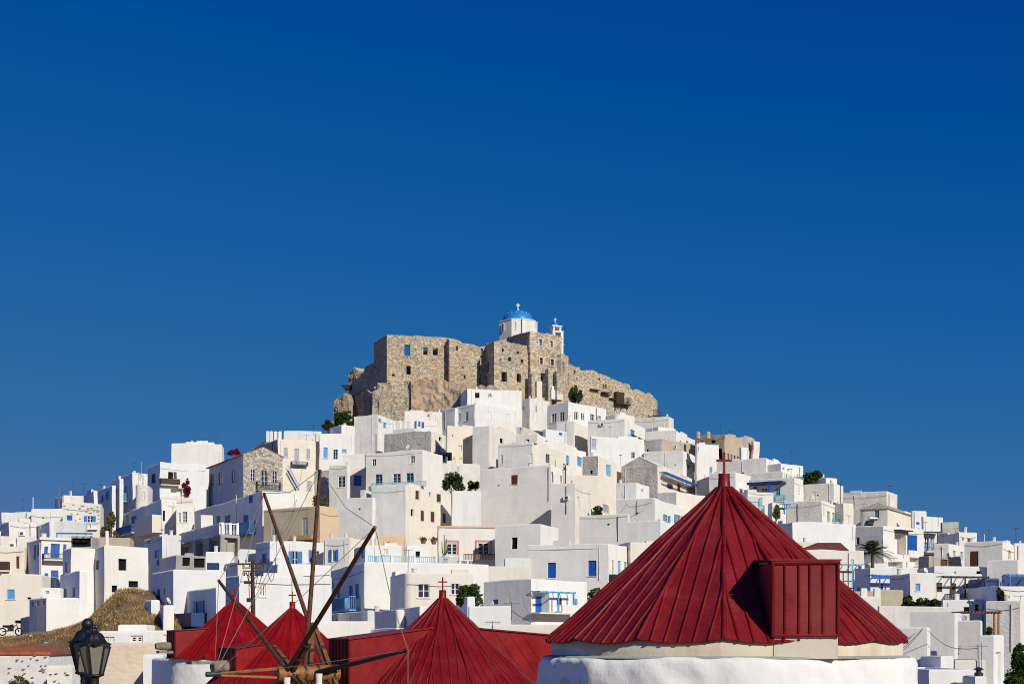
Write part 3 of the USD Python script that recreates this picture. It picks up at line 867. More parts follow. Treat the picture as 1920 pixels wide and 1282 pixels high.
castle = thing('castle', 'ruined tan stone castle crowning the hill above the white town', 'castle', P(900, 760, 326))
f = slab(castle, 'curtain_wall', (725.4, 325), (838, 328.1), [(725, 626.8), (760, 628.5), (800, 630), (836, 632.5), (838, 633)], 742,
         [(758, 646.5, 769, 667), (793, 651, 802, 665.5), (811.5, 652, 821, 666), (762.5, 686, 770.5, 702), (735, 700.5, 740.5, 706), (750, 667.5, 752, 669.5), (756, 668, 758, 670), (762, 668.5, 764, 670.5), (769, 669, 771, 671), (775, 669.5, 777, 671.5), (781, 670, 783, 672)], seed=1)
slab(castle, 'curtain_wall', (655, 352), (725.2, 325.2), [(654, 723), (670, 710), (682, 697), (684.6, 689), (685, 687), (700, 680), (700.6, 642), (702, 641.5), (714, 634), (725, 627)], 800, seed=2, label='shaded west wall stepping down the rock')
slab(castle, 'inner_wall', (733, 331.5), (842, 332.5), [(733, 672), (775, 672), (790, 663), (803, 651), (842, 646)], 760, seed=3, cell=.3)  # inner walls: out of view, placed to darken the windows in front
slab(castle, 'inner_wall', (775, 341), (842, 335.7), [(775, 665), (842, 650)], 760, seed=31, cell=.4)
slab(castle, 'curtain_wall', (833.5, 331.5), (842.4, 326), [(833, 634), (842.5, 636)], 752, seed=4)
slab(castle, 'curtain_wall', (842.5, 326), (911.5, 329), [(842.5, 636), (850, 635), (861, 637.5), (868, 643), (885, 645), (900, 650), (911, 648)], 752,
     [(854, 648, 859.5, 657.5), (900.5, 653, 905.5, 663), (900, 668, 905.3, 684.5), (896, 687, 901, 696), (897.5, 701, 902.5, 719), (866, 687, 870, 691.5), (869, 704, 873, 709)], seed=5)
slab(castle, 'inner_wall', (872, 335), (915, 334), [(872, 655), (915, 652)], 760, seed=6, cell=.35)
slab(castle, 'curtain_wall', (911, 329.5), (926.2, 322), [(911, 645), (926, 640)], 760, [(912.5, 678, 917, 698)], seed=7)
slab(castle, 'curtain_wall', (926.3, 322), (995, 325.4), [(926, 640), (949, 634.5), (949.8, 640), (970, 644), (995, 649)], 770,
     [(941, 653, 944.5, 659), (970, 658.5, 973.5, 663.5), (953, 669, 958.5, 676.6), (977, 673, 981, 680), (936.5, 672, 939, 676), (940, 697, 950, 715), (969, 700, 977, 716), (933.5, 700, 935.5, 702), (957, 702.5, 959, 704.5)], seed=8)
slab(castle, 'inner_wall', (930, 332), (1000, 333), [(930, 648), (1000, 648)], 770, seed=9, cell=.4)
slab(castle, 'gate_tower_wall', (949.5, 338), (993.9, 324.4), [(949, 632.5), (970, 627), (994, 621.3)], 660, seed=10)
ft = slab(castle, 'gate_tower_wall', (994, 324.4), (1053, 328), [(994, 621.3), (1010, 623), (1030, 625.5), (1049, 630), (1053, 631)], 775,
          [(1010, 635.6, 1016.3, 648), (1030.8, 639, 1036, 651), (1011.6, 670.6, 1017.6, 683), (1032, 673, 1038, 686), (1014, 699, 1022.5, 745)], seed=11, stone=(.42, .26), relief=.7)
for k, (x0, y0, x1, y1) in enumerate(((1010, 635.6, 1016.3, 648), (1030.8, 639, 1036, 651), (1011.6, 670.6, 1017.6, 683), (1032, 673, 1038, 686))):
    r = ft.rect(x0, y0, x1, y1); mb = MB(); w = .16
    for bx in ((r[0] - w, r[0], r[2] - w, r[3] + w), (r[1], r[1] + w, r[2] - w, r[3] + w), (r[0], r[1], r[3], r[3] + w), (r[0], r[1], r[2] - w, r[2])):
        ft.box(mb, *bx, -.5, .16)
    p = part(castle, 'window', mb, 'limewash_aged')
    if k < 2:
        part(p, 'sash', frame_mesh(ft, *r, -.35, w=.09, bars=3), 'paint_white'); part(p, 'pane', ft.box(MB(), *r, -.42, -.39), 'glass_pane')
    else:
        part(p, 'shutter', leaf(ft, *r, -.4), 'paint_brown')
slab(castle, 'gate_tower_wall', (1053, 328), (1051, 341), [(1053, 631), (1051, 636)], 690, seed=12, cell=.3)
slab(castle, 'curtain_wall', (1052, 327), (1066, 330), [(1052, 664), (1058, 664), (1066, 668)], 765, [(1055, 679, 1058.6, 698)], seed=13)
slab(castle, 'curtain_wall', (1066, 330.5), (1227, 349), [(1066, 683), (1080, 685), (1086, 688), (1087, 693), (1108, 694), (1122, 700), (1136, 703), (1149, 710), (1165, 716), (1181, 722), (1182, 729), (1207, 734), (1222, 739), (1227, 746)], 800,
     [(1076, 694, 1079, 700), (1080, 708, 1083, 713), (1122, 707, 1125, 713), (1130, 721, 1132.5, 728), (1134, 720, 1137, 728), (1145, 731, 1147, 738), (1196, 745, 1198, 748)], seed=14, rag=.35, relief=1.2, rough=.15)
slab(castle, 'curtain_wall', (1226.6, 349), (1233, 365), [(1226, 746), (1233, 752)], 800, seed=17, cell=.3)
slab(castle, 'inner_wall', (1068, 345), (1160, 356), [(1068, 700), (1160, 722)], 790, seed=18, cell=.5)
slab(castle, 'stair_buttress', (1044, 325.6), (1083, 328.2), [(1043, 695), (1047, 698), (1080, 745), (1083, 750)], 770, seed=15, thick=1.2, relief=.9, warm=.9, rag=.1)
slab(castle, 'gate_pilaster', (997, 322.6), (1003, 323.1), [(997, 700), (1003, 700)], 765, seed=21, thick=1.2, rag=.05)
slab(castle, 'gate_pilaster', (1028, 325), (1034, 325.5), [(1028, 690), (1034, 690)], 765, seed=22, thick=1.2, rag=.05)
r = ft.rect
def pl(x0, y0, x1, y1, o0, o1, nm='gate_plaster', m='limewash_cream'):
    q = ft.rect(x0, y0, x1, y1); part(castle, nm, ft.box(MB(), *q, o0, o1), m)
pl(1004, 716, 1013.8, 748, .2, .7); pl(1022.7, 717, 1027.5, 750, .2, .7); pl(1013, 712, 1023, 749, -1.6, -1.45, m='limewash_aged'); pl(1013, 697, 1023, 712, -1.6, -1.45, 'gate_lintel', 'wood_dark'); pl(1014, 701, 1022.5, 704, -.9, -.5, 'gate_beam', 'wood_dark')  # dark boards close the doorway top, standing in for its shaded opening
pl(1027.6, 733, 1035, 750, .2, 1.6, 'gate_step_wall', 'limewash'); pl(1036, 741, 1047, 752, .3, 2.2, 'gate_step_wall', 'limewash_cream'); pl(1033, 724, 1038, 732, .2, .5, 'gate_plaster', 'limewash')
# timber box balcony
fb = Face([(1066 - HX) / F * 330.5, 330.5], np.array([(1227 - HX) / F * 349 - (1066 - HX) / F * 330.5, 18.5]) / np.linalg.norm([(1227 - HX) / F * 349 - (1066 - HX) / F * 330.5, 18.5]), 30, [0, -1], 'R')
fb.n = np.array([fb.d[1], -fb.d[0]])
b = part(castle, 'timber_balcony', fb.box(MB(), *fb.rect(1150.5, 736, 1165, 758), 0, 1.0), 'wood_dark')
part(b, 'deck', fb.box(MB(), *fb.rect(1150, 757.5, 1176, 759.5), 0, 1.4), 'wood_dark')
q = MB(); u0, u1, z0, z1 = fb.rect(1166, 748, 1176, 758)
[fb.box(q, u, u + .06, z0, z1, 1.3, 1.36) for u in np.arange(u0, u1, .2)]; fb.box(q, u0, u1, z1, z1 + .08, 1.29, 1.37)
part(b, 'railing', q, 'wood_dark')
for x in (1152, 1163, 1174):
    u, z = fb.pix(x, 759); part(b, 'bracket', MB().tube([fb.pt(u, z, 1.25), fb.pt(u, z - 1.3, .05)], .1, 5), 'wood_dark')
for i, (x0, x1, y) in enumerate(((1104, 1121, 730.5), (1126, 1139, 736), (1126, 1141, 739.5), (1141, 1150, 747))):
    part(castle, 'timber_beam', fb.box(MB(), *fb.rect(x0, y, x1, y + 1.3), 0, .9), 'wood_dark')
b = part(castle, 'end_railing', MB().box(P(1224, 780, 346), P(1239, 780, 346) - P(1224, 780, 346), [0, 1.2, 0], [0, 0, .2]), 'wood_dark')
q = MB(); [q.cbox(P(x, 779, 346) + [0, 0, 0], (.07, .07, 1.4)) for x in np.linspace(1225, 1238.5, 9)]; q.box(P(1224, 768.5, 346), P(1239, 768.5, 346) - P(1224, 768.5, 346), [0, .1, 0], [0, 0, .1])
part(b, 'rails', q, 'wood_dark')
for i, (y, x0) in enumerate(((723, 640), (727, 643.5), (730.5, 646))):
    part(castle, 'timber_beam', MB().box(P(x0, y, 350), P(660, y, 350) - P(x0, y, 350), [0, 1.2, 0], [0, 0, .22]), 'wood_dark')

# rocks under the walls
slab(None, 'castle_rock', (648, 351), (722, 322), [(648, 755), (660, 742), (690, 735), (722, 718)], 815, seed=41, rough=1.4, relief=.0, rag=1.0, thick=6, mat='rock', lean=1.5, boulder=True)
slab(None, 'castle_rock', (700, 323), (780, 322), [(700, 737), (712, 722), (724, 716), (740, 712), (780, 714)], 800, seed=42, rough=.8, relief=.9, rag=.6, thick=5, mat='rock', lean=1.6)
slab(None, 'castle_rock', (770, 322), (840, 323), [(770, 716), (790, 711), (818, 708), (830, 710), (840, 718)], 800, seed=43, rough=2.0, relief=.0, rag=.8, thick=5, mat='rock', lean=1.8, boulder=True)
slab(None, 'castle_rock', (832, 322.5), (930, 320.5), [(832, 712), (845, 717), (860, 721), (895, 724), (930, 728)], 800, seed=44, rough=2.0, relief=.0, rag=.8, thick=4, mat='rock', lean=1.6, boulder=True)
slab(None, 'castle_rock', (655, 352), (684, 348), [(655, 700), (659, 690), (668, 690), (673, 694), (684, 700)], 760, seed=45, rough=1.2, relief=.5, rag=.8, thick=4, mat='rock')
slab(None, 'castle_rock', (628, 340), (658, 338), [(628, 768), (631, 752), (638, 742), (650, 740), (656, 748), (658, 760)], 810, seed=46, rough=1.6, relief=.0, rag=.6, thick=5, mat='rock', lean=1.0, boulder=True)
for pth, lab in zip([k for k in ('/World/castle_rock', '/World/castle_rock_001', '/World/castle_rock_002', '/World/castle_rock_003', '/World/castle_rock_004', '/World/castle_rock_005')],
                    ('dark shaded rock face under the castle west wall', 'brown rubbly rock foot below the tall castle corner', 'smooth orange boulder under the castle between the two wall blocks',
                     'low stony ledge under the castle middle wall', 'broken tan rock pinnacle at the far left end of the castle', 'rounded orange outcrop left of the castle above the evergreens')):
    tag(stage.GetPrimAtPath(pth), lab, 'rock')

# church dome and bell tower behind the castle wall
def cross(t, c, h, w, r, m):
    part(t, 'cross', MB().cbox(c, (r, r, h)).cbox(c + [0, 0, h * .62], (w, r * .9, r)), m)
Yc = 345
ch_ = thing('church', 'white octagonal church drum with a bright blue dome and cross', 'church', P(971, 640, Yc))
c = P(971.3, 640, Yc); R8 = 36.2 / F * Yc; zt = P(0, 604.3, Yc)[2] - c[2]
mb = MB(); mb.lathe(c - [0, 0, 6], [(R8, 0), (R8, zt + 6 - .25), (R8 + .12, zt + 6 - .22), (R8 + .12, zt + 6), (0, zt + 6)], 8, a0=math.radians(-90 + 12))
part(ch_, 'drum', mb, 'limewash')
for k in range(8):
    am = math.radians(-90 + 12 + 22.5 + 45 * k); ap = R8 * math.cos(math.pi / 8); n_ = np.array([math.cos(am), math.sin(am)]); d_ = np.array([-n_[1], n_[0]])
    fw = Face(c[:2] + n_ * ap - d_ * .4, d_, .8, n_, 'R'); zb_ = c[2] + zt - 2.6
    mb = MB(); ang = np.linspace(0, math.pi, 9); arch = [(.4 + .4 * math.cos(a), zb_ + 1.5 + .4 * math.sin(a)) for a in ang] + [(0, zb_), (.8, zb_)]
    mb.poly([fw.pt(*q, .02) for q in arch]); w = part(ch_, 'window', mb, 'paint_grey')
    fr = MB().tube([fw.pt(u, z, .05) for u, z in [(.8, zb_)] + arch[:9] + [(0, zb_)]], .09, 4); fw.box(fr, -.1, .9, zb_ - .1, zb_, 0, .15); fw.box(fr, .37, .43, zb_, zb_ + 1.8, .021, .05); fw.box(fr, .02, .78, zb_ + .9, zb_ + .96, .021, .048)
    part(w, 'frame', fr, 'paint_white')
zd = P(0, 604.3, Yc)[2]; Rd = 29.5 / F * Yc; Hd = 22.0 / F * Yc
prof = [(Rd * math.cos(a) ** .92, Hd * (math.sin(a) * .93 + .07 * a / 1.5708)) for a in np.linspace(0, math.pi / 2 - .03, 14)] + [(0, Hd)]
dm = part(ch_, 'dome', MB().lathe((c[0], c[1], zd), [(Rd + .15, 0), (Rd + .15, .12)] + prof, 40), 'dome_blue', smooth=50)
for k in range(14):
    a = 2 * math.pi * k / 14 + .1; rr = Rd * .74; q = np.array([c[0] + rr * math.cos(a), c[1] + rr * math.sin(a), zd + Hd * .62])
    part(dm, 'vent_stud', MB().cbox(q, (.22, .22, .2), a), 'paint_white')
part(ch_, 'finial', MB().lathe((c[0], c[1], zd + Hd - .05), [(.3, 0), (.3, .25), (.12, .3), (0, .35)], 12), 'limewash', smooth=40)
cross(ch_, np.array([c[0], c[1], zd + Hd + .2]), P(0, 568.5, Yc)[2] - zd - Hd - .25, .95, .24, 'paint_white')
Yb = 332; bt = thing('bell_tower', 'slim white bell tower with a tiny blue dome beside the church', 'bell tower', P(1043, 660, Yb)); s_ = Yb / F
def bx(nm, x0, y0, x1, y1, dep_, m='limewash', rz=.35):
    a, b = P(x0, y1, Yb), P(x1, y0, Yb); w = (b[0] - a[0]) / (math.cos(rz) + math.sin(rz)); cc = np.array([(a[0] + b[0]) / 2, Yb + 1.5, a[2]])
    part(bt, nm, MB().cbox(cc, (w, w, b[2] - a[2]), rz), m)
def pillars(x0, y0, x1, y1, wp, rz=.35):
    a, b = P(x0, y1, Yb), P(x1, y0, Yb); w = (b[0] - a[0]) / (math.cos(rz) + math.sin(rz)); cx_, h_ = (a[0] + b[0]) / 2, b[2] - a[2]
    for sx in (-1, 1):
        for sy in (-1, 1):
            o = np.array([sx, sy]) * (w - wp) / 2; o = np.array([o[0] * math.cos(rz) - o[1] * math.sin(rz), o[0] * math.sin(rz) + o[1] * math.cos(rz)])
            part(bt, 'pillar', MB().cbox((cx_ + o[0], Yb + 1.5 + o[1], a[2]), (wp, wp, h_), rz), 'limewash')
bx('shaft', 1029, 634, 1056.5, 690, 0); bx('string_course', 1027.5, 645, 1058, 646.5, 0); bx('string_course', 1027, 633, 1058, 634, 0)
pillars(1029, 622.5, 1056.5, 633, .62); bx('arch_band', 1028.5, 619.5, 1057, 622.5, 0)
pillars(1031.5, 611.6, 1052.5, 619.5, .42); bx('cornice', 1028.5, 609.2, 1054.5, 611.6, 0)
c = np.array([P(1041.3, 0, Yb)[0], Yb + 1.5, P(0, 609.2, Yb)[2]]); R_ = 7.2 * s_
part(bt, 'dome', MB().lathe(c, [(R_, 0)] + [(R_ * math.cos(a), 7.6 * s_ * math.sin(a)) for a in np.linspace(.05, 1.54, 8)] + [(0, 7.7 * s_)], 20), 'dome_blue', smooth=50)
cross(bt, c + [0, 0, 7.4 * s_], 7.8 * s_, .62, .17, 'paint_white')
part(bt, 'bell', MB().lathe((c[0], Yb + 1.5, P(0, 630, Yb)[2]), [(.32, 0), (.22, .3), (.15, .5), (0, .55)], 10), 'iron_dark', smooth=40)
# ------------------------------------------------------------------ the town: left flank
H('long low white house at the far left edge of the skyline', 0, 3, 60, 960, 985, th=3, Y=206)
H('low white block with a flagpole, between the long house and the speckled house', 58, 59, 118, 954, 985, th=3, Y=204)
h = H('white house with bare stones showing through the whitewash, two blue windows', 117, 117, 188, 942, 1000, '125 966 136 976 b; 158 967 180 979 o', th=12, Y=196, mat='limewash_rubble', amp=.12)
balcony(h, 160, 183, 979, 991, 'paint_white', .5, 'posts', step=.8)
bare_stones(h, [(121, 948), (128, 955), (134, 962), (138, 946), (146, 963), (150, 953), (155, 948), (163, 958), (170, 961), (172, 952), (177, 956), (183, 950), (184, 958), (185, 965), (185, 972), (184, 980), (142, 975), (150, 972), (155, 980), (165, 953)], (.5, .22))
H('rubble-stone terrace wall with patchy whitewash below the speckled house', 93, 94, 160, 977, 1003, th=10, Y=190, mat='limewash_rubble', dep=2, name='terrace_wall', cat='wall')
H('small cream roof room above the speckled white house', 104, 119, 157, 927, 950, th=14, Y=212, mat='limewash_cream')
H('shaded terraced house with one dark blue door, left end of the ridge row', 150, 176, 178, 920, 962, '', th=22, Y=222, matL='limewash')
h = H('shaded house with tall windows in the middle of the ridge row', 176, 210, 212, 909, 965, '180 927 183 941 b; 190 928 193 941 b; 198 920 204 937 s', th=20, Y=226)
H('shaded narrow house with a dark blue shutter next to the light blue balcony', 209, 224, 226, 896, 960, '215 916 219 929 b', th=20, Y=229)
h = H('white ridge house with a light blue corner balcony', 223, 249, 276, 886, 960, '231 912 238 928 L', th=24, Y=232, yl=894)
balcony(h, 216, 240, 929, 943, 'paint_light_blue', .9, slab='paint_light_blue')
H('weathered grey house with rounded roof edge below the ridge house', 252, 253, 277, 908, 960, '268 921 271 937 g', th=8, Y=224, mat='limewash_aged', soft=1.2)
h = H('white house with brown wooden balcony and bougainvillea on its right', 277, 300, 387, 866, 935, '284 888 291 906 r; 315 884 324 898 k; 325 884 331 898 R; 320 915 342 930 P; 299 920 302 930 g', th=20, Y=238)
balcony(h, 299, 335, 898, 909, 'wood_dark', .9, 'solid')
plant('bougainvillea', 'magenta bougainvillea against the grey stone house beside the wooden balcony', 'shrub', 341, 892, 357, 925, 234, 'petal_magenta', 500, .25, seed=3)
plant('bougainvillea', 'magenta bougainvillea on the roof terrace left of the red tiled roof', 'shrub', 426, 839, 452, 851, 258, 'petal_magenta', 400, .25, seed=4)
H('plain white house standing highest on the left shoulder of the hill', 320, 321, 416, 830, 870, th=8, Y=272)
H('white stair head on the roof of the highest left house', 347, 348, 402, 828, 845, th=8, Y=274, dep=4)
H('grey rough-plastered house with a slanting parapet behind the stone house', 336, 389, 420, 848, 890, th=30, Y=286, matL='render_grey_rough', mat='limewash_aged')
h = H('stone house with red tiled gable roof and iron balcony', 387, 456, 530, 851, 925, '394 888 401 910 g; 410 885 417 907 g; 434 881 441 903 g; 470 880 478 901 g; 490 882 501 912 g; 511 883 519 904 g', th=26, Y=252, mat='stone_facing', matL='limewash_rubble', amp=.14)
STONE_HOUSE = h
gable(h, h.R, 494, 838, 'stone_facing', 'terracotta', .25)
balcony(h, 480, 524, 904, 919, 'iron_dark', .9, slab='concrete')
H('lower shaded wing of the stone house with one window', 355, 386, 389, 878, 930, '373 895 380 911 g', th=26, Y=268, matL='limewash_grey_and_shade')
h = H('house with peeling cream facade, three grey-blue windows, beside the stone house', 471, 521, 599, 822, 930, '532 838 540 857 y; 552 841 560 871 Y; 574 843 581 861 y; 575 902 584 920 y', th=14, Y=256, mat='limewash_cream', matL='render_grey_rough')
balcony(h, 545, 575, 866, 872, 'paint_dark_blue', .9, slab='paint_dark_blue')
f = h.R                                                        # blue outside stair
mb = MB()
for i in range(9):
    u, z = f.pix(538 + 2.2 * i, 884 + 4.2 * i); f.box(mb, u, u + .22, z - .05, z, .5, 1.0)
for o in (.5, 1.0):
    a, b = f.pix(537, 882), f.pix(557, 919)
    mb.tube([f.pt(*a, o), f.pt(*b, o)], .06, 5); mb.tube([f.pt(a[0], a[1] + .9, o), f.pt(b[0], b[1] + .9, o)], .04, 5)
part(h.path, 'outside_stair', mb, 'paint_mid_blue')
H('white roof house behind the cream facade, skyline left of the trees', 530, 532, 602, 807, 830, th=8, Y=274)
for i, x in enumerate((499, 506, 514, 522)):
    H(('white roof tank box nearest the left end', 'white roof tank box second from the left', 'white roof tank box third from the left', 'white roof tank box at the right end')[i] + ' of the four on the cream facade house', x, x, x + 6, 808, 822, th=10, Y=262, dep=1, down=.6, name='roof_box', cat='tank', parapet=False)
H('white house with two blue shuttered windows left of the big grey cube', 598, 599, 664, 812, 880, '606 839 614 859 s; 625 842 633 860 G; 641 842 650 848 s', th=14, Y=258)
H('white upper room stepping up behind the blue shuttered house', 618, 640, 665, 796, 822, th=30, Y=270)
h = H('large plain grey-white cube house just below the castle rocks', 664, 708, 736, 777, 845, '710 785 715 791 s; 719 792 724 802 s', th=56, Y=282, mat='limewash_grey_and_shade')
H('white crenellated roof terrace wall between the grey cube and the rubble wall', 721, 776, 812, 802, 825, th=60, Y=290, mat='limewash_grey_and_shade', name='terrace_wall', cat='wall', dep=4)
for i, x in enumerate((736, 748, 757, 768)):
    H(('square white terrace pillar beside the grey cube house', 'square white terrace pillar second along the roof terrace', 'square white terrace pillar third along the roof terrace', 'square white terrace pillar at the right end of the roof terrace')[i], x, x + 2, x + 5, 788, 803, th=60, Y=292 + i, down=.5, name='terrace_pillar', cat='pillar', parapet=False, amp=.02)
H('white house with two blue doors on the terrace under the castle rocks', 777, 781, 820, 788, 820, '784 790 788 800 b; 790 792 795 803 b', th=20, Y=298)
H('cream wall with a small hole below the castle rocks', 757, 758, 829, 770, 800, '802 777 805 780 k', th=14, Y=306, mat='limewash', dep=3)
H('house with a long grey rubble side and cream front, laundry hanging beside it', 720, 808, 843, 807, 868, '823 818 828 826 k; 816 836 826 847 s', th=58, Y=272, mat='limewash_cream', matL='render_grey_rough', amp=.14)

# ------------------------------------------------------------------ left, middle height
h = H('big shaded house with two blue balcony doors, left of the cream balcony', 222, 303, 331, 936, 1015, '233 965 241 990 Y; 246 967 256 989 B; 305 956 309 976 k', th=20, Y=208)
balcony(h, 214, 259, 989, 1004, 'paint_mid_blue', 1.0)
balcony(h, 270, 303, 970, 1001, 'limewash_cream', 1.4, 'solid', face=h.L)
H('house topped by a rough tan stone parapet above the arcade terrace', 296, 300, 362, 933, 960, th=16, Y=214, mat='limewash_cream', amp=.2)
H('white house with two glazed terrace doors left of the balustrade', 328, 331, 364, 944, 1000, '335 961 340 979 g; 343 959 351 979 g', th=12, Y=204)
h = H('long grey-shaded house with blue balcony and bright white end wall', 364, 492, 572, 920, 1010, '380 940 388 951 k; 467 928 474 943 b; 457 965 466 998 B; 423 965 432 980 o; 406 967 413 981 M; 353 966 356 974 s', th=24, Y=206)
balcony(h, 441, 479, 981, 1003, 'paint_mid_blue', 1.0, slab='paint_mid_blue')
pipe(h, 444, 928, 996, 'limewash')
H('small white shed on the balustraded terrace', 376, 377, 399, 965, 985, th=24, Y=201, dep=2, name='shed', cat='shed')
h = H('open concrete arcade of square pillars under the white balustrade terrace', 311, 413, 449, 1001, 1062, '339 1010 360 1042 P; 367 1008 380 1042 P; 391 1005 411 1042 P; 421 1007 445 1042 P', th=24, Y=186, matL='concrete', mat='concrete')
for fc, x0, x1 in ((h.L, 313, 412), (h.R, 414, 448)):
    u0, u1 = sorted((fc.pix(x0, 0)[0], fc.pix(x1, 0)[0])); zt_ = h.zt; hb = 1.45
    b = part(h.path, 'balustrade', fc.box(MB(), u0, u1, zt_ + hb - .14, zt_ + hb, -.3, .02), 'paint_white')
    q = MB(); [q.lathe(fc.pt(u, zt_, -.14), [(.06, 0), (.09, .35), (.05, .8), (.07, hb - .13)], 6) for u in np.arange(u0 + .2, u1 - .1, .32)]
    part(b, 'balusters', q, 'paint_white', kind='stuff')
    for u in np.linspace(u0 + .1, u1 - .3, 5 if fc is h.L else 3):
        part(b, 'pier', fc.box(MB(), u, u + .3, zt_, zt_ + hb + .1, -.32, .04), 'paint_white')
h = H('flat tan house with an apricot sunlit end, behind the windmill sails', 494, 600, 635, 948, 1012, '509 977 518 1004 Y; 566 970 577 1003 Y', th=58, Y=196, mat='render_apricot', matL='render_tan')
balcony(h, 549, 590, 1004, 1010, 'wood_raw', .7, 'solid', slab='wood_raw')
H('dark rubble lean-to with a planted yard between the tan house and the stepped white house', 590, 591, 622, 880, 950, '', th=10, Y=240, mat='render_grey_rough', dep=2, name='yard_wall', cat='wall')
plant('yard_shrub', 'dark leggy shrub in the shaded yard beside the upright sail spar', 'shrub', 585, 925, 616, 952, 226, 'leaf_olive', 400, .22)
h = H('large white house with a row of pale blue framed windows at mid hill', 686, 792, 830, 843, 920, '698 860 705 873 g; 770 855 778 868 g; 704 889 717 908 G; 737 888 751 905 g; 762 886 776 905 G', th=60, Y=240)
balcony(h, 700, 800, 904, 912, 'paint_light_blue', .7)
H('set-back white block with a blue shutter in deep shadow left of pale blue windows', 642, 644, 705, 850, 960, '663 890 677 911 b', th=6, Y=249, mat='limewash_aged')
h = H('lower white wing with one white window in front of the shadowed blue shutter', 617, 651, 655, 871, 950, '634 893 647 913 g', th=62, Y=236, mat='limewash', matL='limewash_aged', dep=5)
H('big windowless grey house wall with cream front of brown shutters', 697, 760, 849, 908, 1024, '778 919.5 786 936 r; 804 922 808 930 k; 819 925 827 941 r; 770 954 776 967 k; 789 957 796 976 r; 808 959 815 978 r; 829 962 836 980 r', th=56, Y=204, mat='limewash_cream', matL='limewash_grey_and_shade')
H('lower grey wing in front of the windowless wall, right of the tan house', 634, 698, 704, 932, 1020, th=60, Y=203, mat='limewash_grey_and_shade')
H('small cream cistern block on the shoulder of the lower grey wing', 676, 684, 698, 918, 936, th=60, Y=207, mat='limewash_cream', name='cistern', cat='cistern')
H('plain white house front between the brown-shuttered house and the great grey wall', 846, 848, 902, 919, 1000, '', th=14, Y=212)
plant('garden_tree', 'dark green tree spilling over the wall right of the large white house', 'tree', 829, 882, 872, 920, 222, 'leaf_dark', 900, .25)
plant('garden_tree', 'small dark green tree behind the plain white house front', 'tree', 876, 899, 899, 920, 224, 'leaf_dark', 450, .22)

# ------------------------------------------------------------------ below the castle, centre
h = H('white block with a small dark window directly under the castle wall', 863, 876, 978, 728, 765, '891 736 899 746 k', th=15, Y=314)
H('broad white house with grey shutters below the topmost block', 856, 890, 979, 756, 800, '872 772 878 789 y; 860 774 864 790 y; 913 771 921 787 w; 949 776 956 791 w', th=45, Y=305)
H('narrow shaded house stepping down left of the broad white house', 828, 853, 868, 763, 795, th=45, Y=308, matL='limewash_grey_and_shade')
H('whitewashed retaining house with bare plaster patches below the castle gate', 978, 993, 1030, 746, 798, '980 762 982 768 k; 1004 761 1006 772 k', th=40, Y=316, mat='limewash_aged')
h = H('white house with four arched openings and two grey-framed side windows', 1026, 1065, 1137, 753, 800, '1034 775 1043 792 c; 1049 772 1058 789 c; 1076 772 1084 787 c; 1089 774 1096 787 c; 1107 776 1114 788 g; 1120 779 1127 789 g', th=46, Y=304)
pipe(h, 1117.5, 765, 789, 'iron_dark', .09)
H('cream house with long flat parapet under the arched white house', 1044, 1076, 1135, 789, 840, th=52, Y=290, mat='limewash_cream', matL='limewash_grey_and_shade')
H('tall cream house front with two blocked windows, left of the leaning grey wall', 836, 838, 889, 797, 880, '872 820 878 831 n; 859 835 866 847 n', th=25, Y=270, mat='limewash_cream', soft=.6)
h = H('tall house with a grey streaked side and cream front, brown shutter at its top right', 886, 920, 980, 797, 885, '938 822 944 830 k; 963 802 972 812 r', th=52, Y=267, mat='limewash_cream', matL='limewash_grey_and_shade', soft=.5)
H('small roof room of rough stone above the rounded house', 968, 980, 1010, 800, 830, th=50, Y=282, mat='render_peach', matL='limewash_aged')
H('low white roof room with a tiny blue window', 1018, 1023, 1062, 804, 830, '1048 811 1054 816 b', th=40, Y=280)
H('long white house with two blue shutters behind the rounded cream house', 968, 1007, 1110, 813, 885, '1062 854 1067 870 s; 1082 856 1091 873 s; 985 823 992 828 r', th=50, Y=262, matL='limewash_aged')
H('rounded cream house with a curved grey side wall and one grilled window', 934, 1005, 1061, 829, 888, '939 854 943 870 g; 992 851 998 867 g; 1023 851 1031 868 K', th=62, Y=256, mat='limewash_cream', matL='limewash_grey_and_shade', soft=1.6)
H('white house with a grey wooden shutter, right of the long white house', 1106, 1108, 1208, 818, 862, '1109 823 1118 840 y; 1184 847 1190 858 K', th=20, Y=262)
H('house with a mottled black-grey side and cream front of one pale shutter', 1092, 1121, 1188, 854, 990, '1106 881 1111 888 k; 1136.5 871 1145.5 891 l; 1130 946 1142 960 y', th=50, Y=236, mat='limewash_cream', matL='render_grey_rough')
H('cream courtyard wall in front of the mottled house', 1060, 1062, 1122, 890, 985, th=10, Y=230, mat='limewash_cream', name='courtyard_wall', cat='wall', dep=3)
H('cream terrace wall below the laundry line', 828, 830, 900, 868, 905, th=10, Y=252, mat='limewash_aged', name='terrace_wall', cat='wall', dep=3)
h = H('great blank grey-white house wall with one brown shutter, centre of the town', 899, 1033, 1062, 872, 1010, '958 889 970 908 r; 1034.5 884 1037.5 905 r; 1051 890 1053.5 904 r', th=66, Y=216)
h = H('square white house with faint grey stains right of the great blank wall', 1033, 1078, 1108, 906, 1020, '1083 932 1086 950 n', th=60, Y=204, mat='limewash_aged', matL='limewash')
h = H('white house with coral coping, pink framed doors and a wooden railing', 820, 822, 930, 988, 1055, '838 1018 857 1040 p; 896 1017 917 1040 p'.replace('p', 'c'), th=10, Y=186, dep=5)
part(h.path, 'coping', h.R.box(MB(), -.1, h.R.W, h.zt - .02, h.zt + .2, -.3, .12), 'render_apricot')
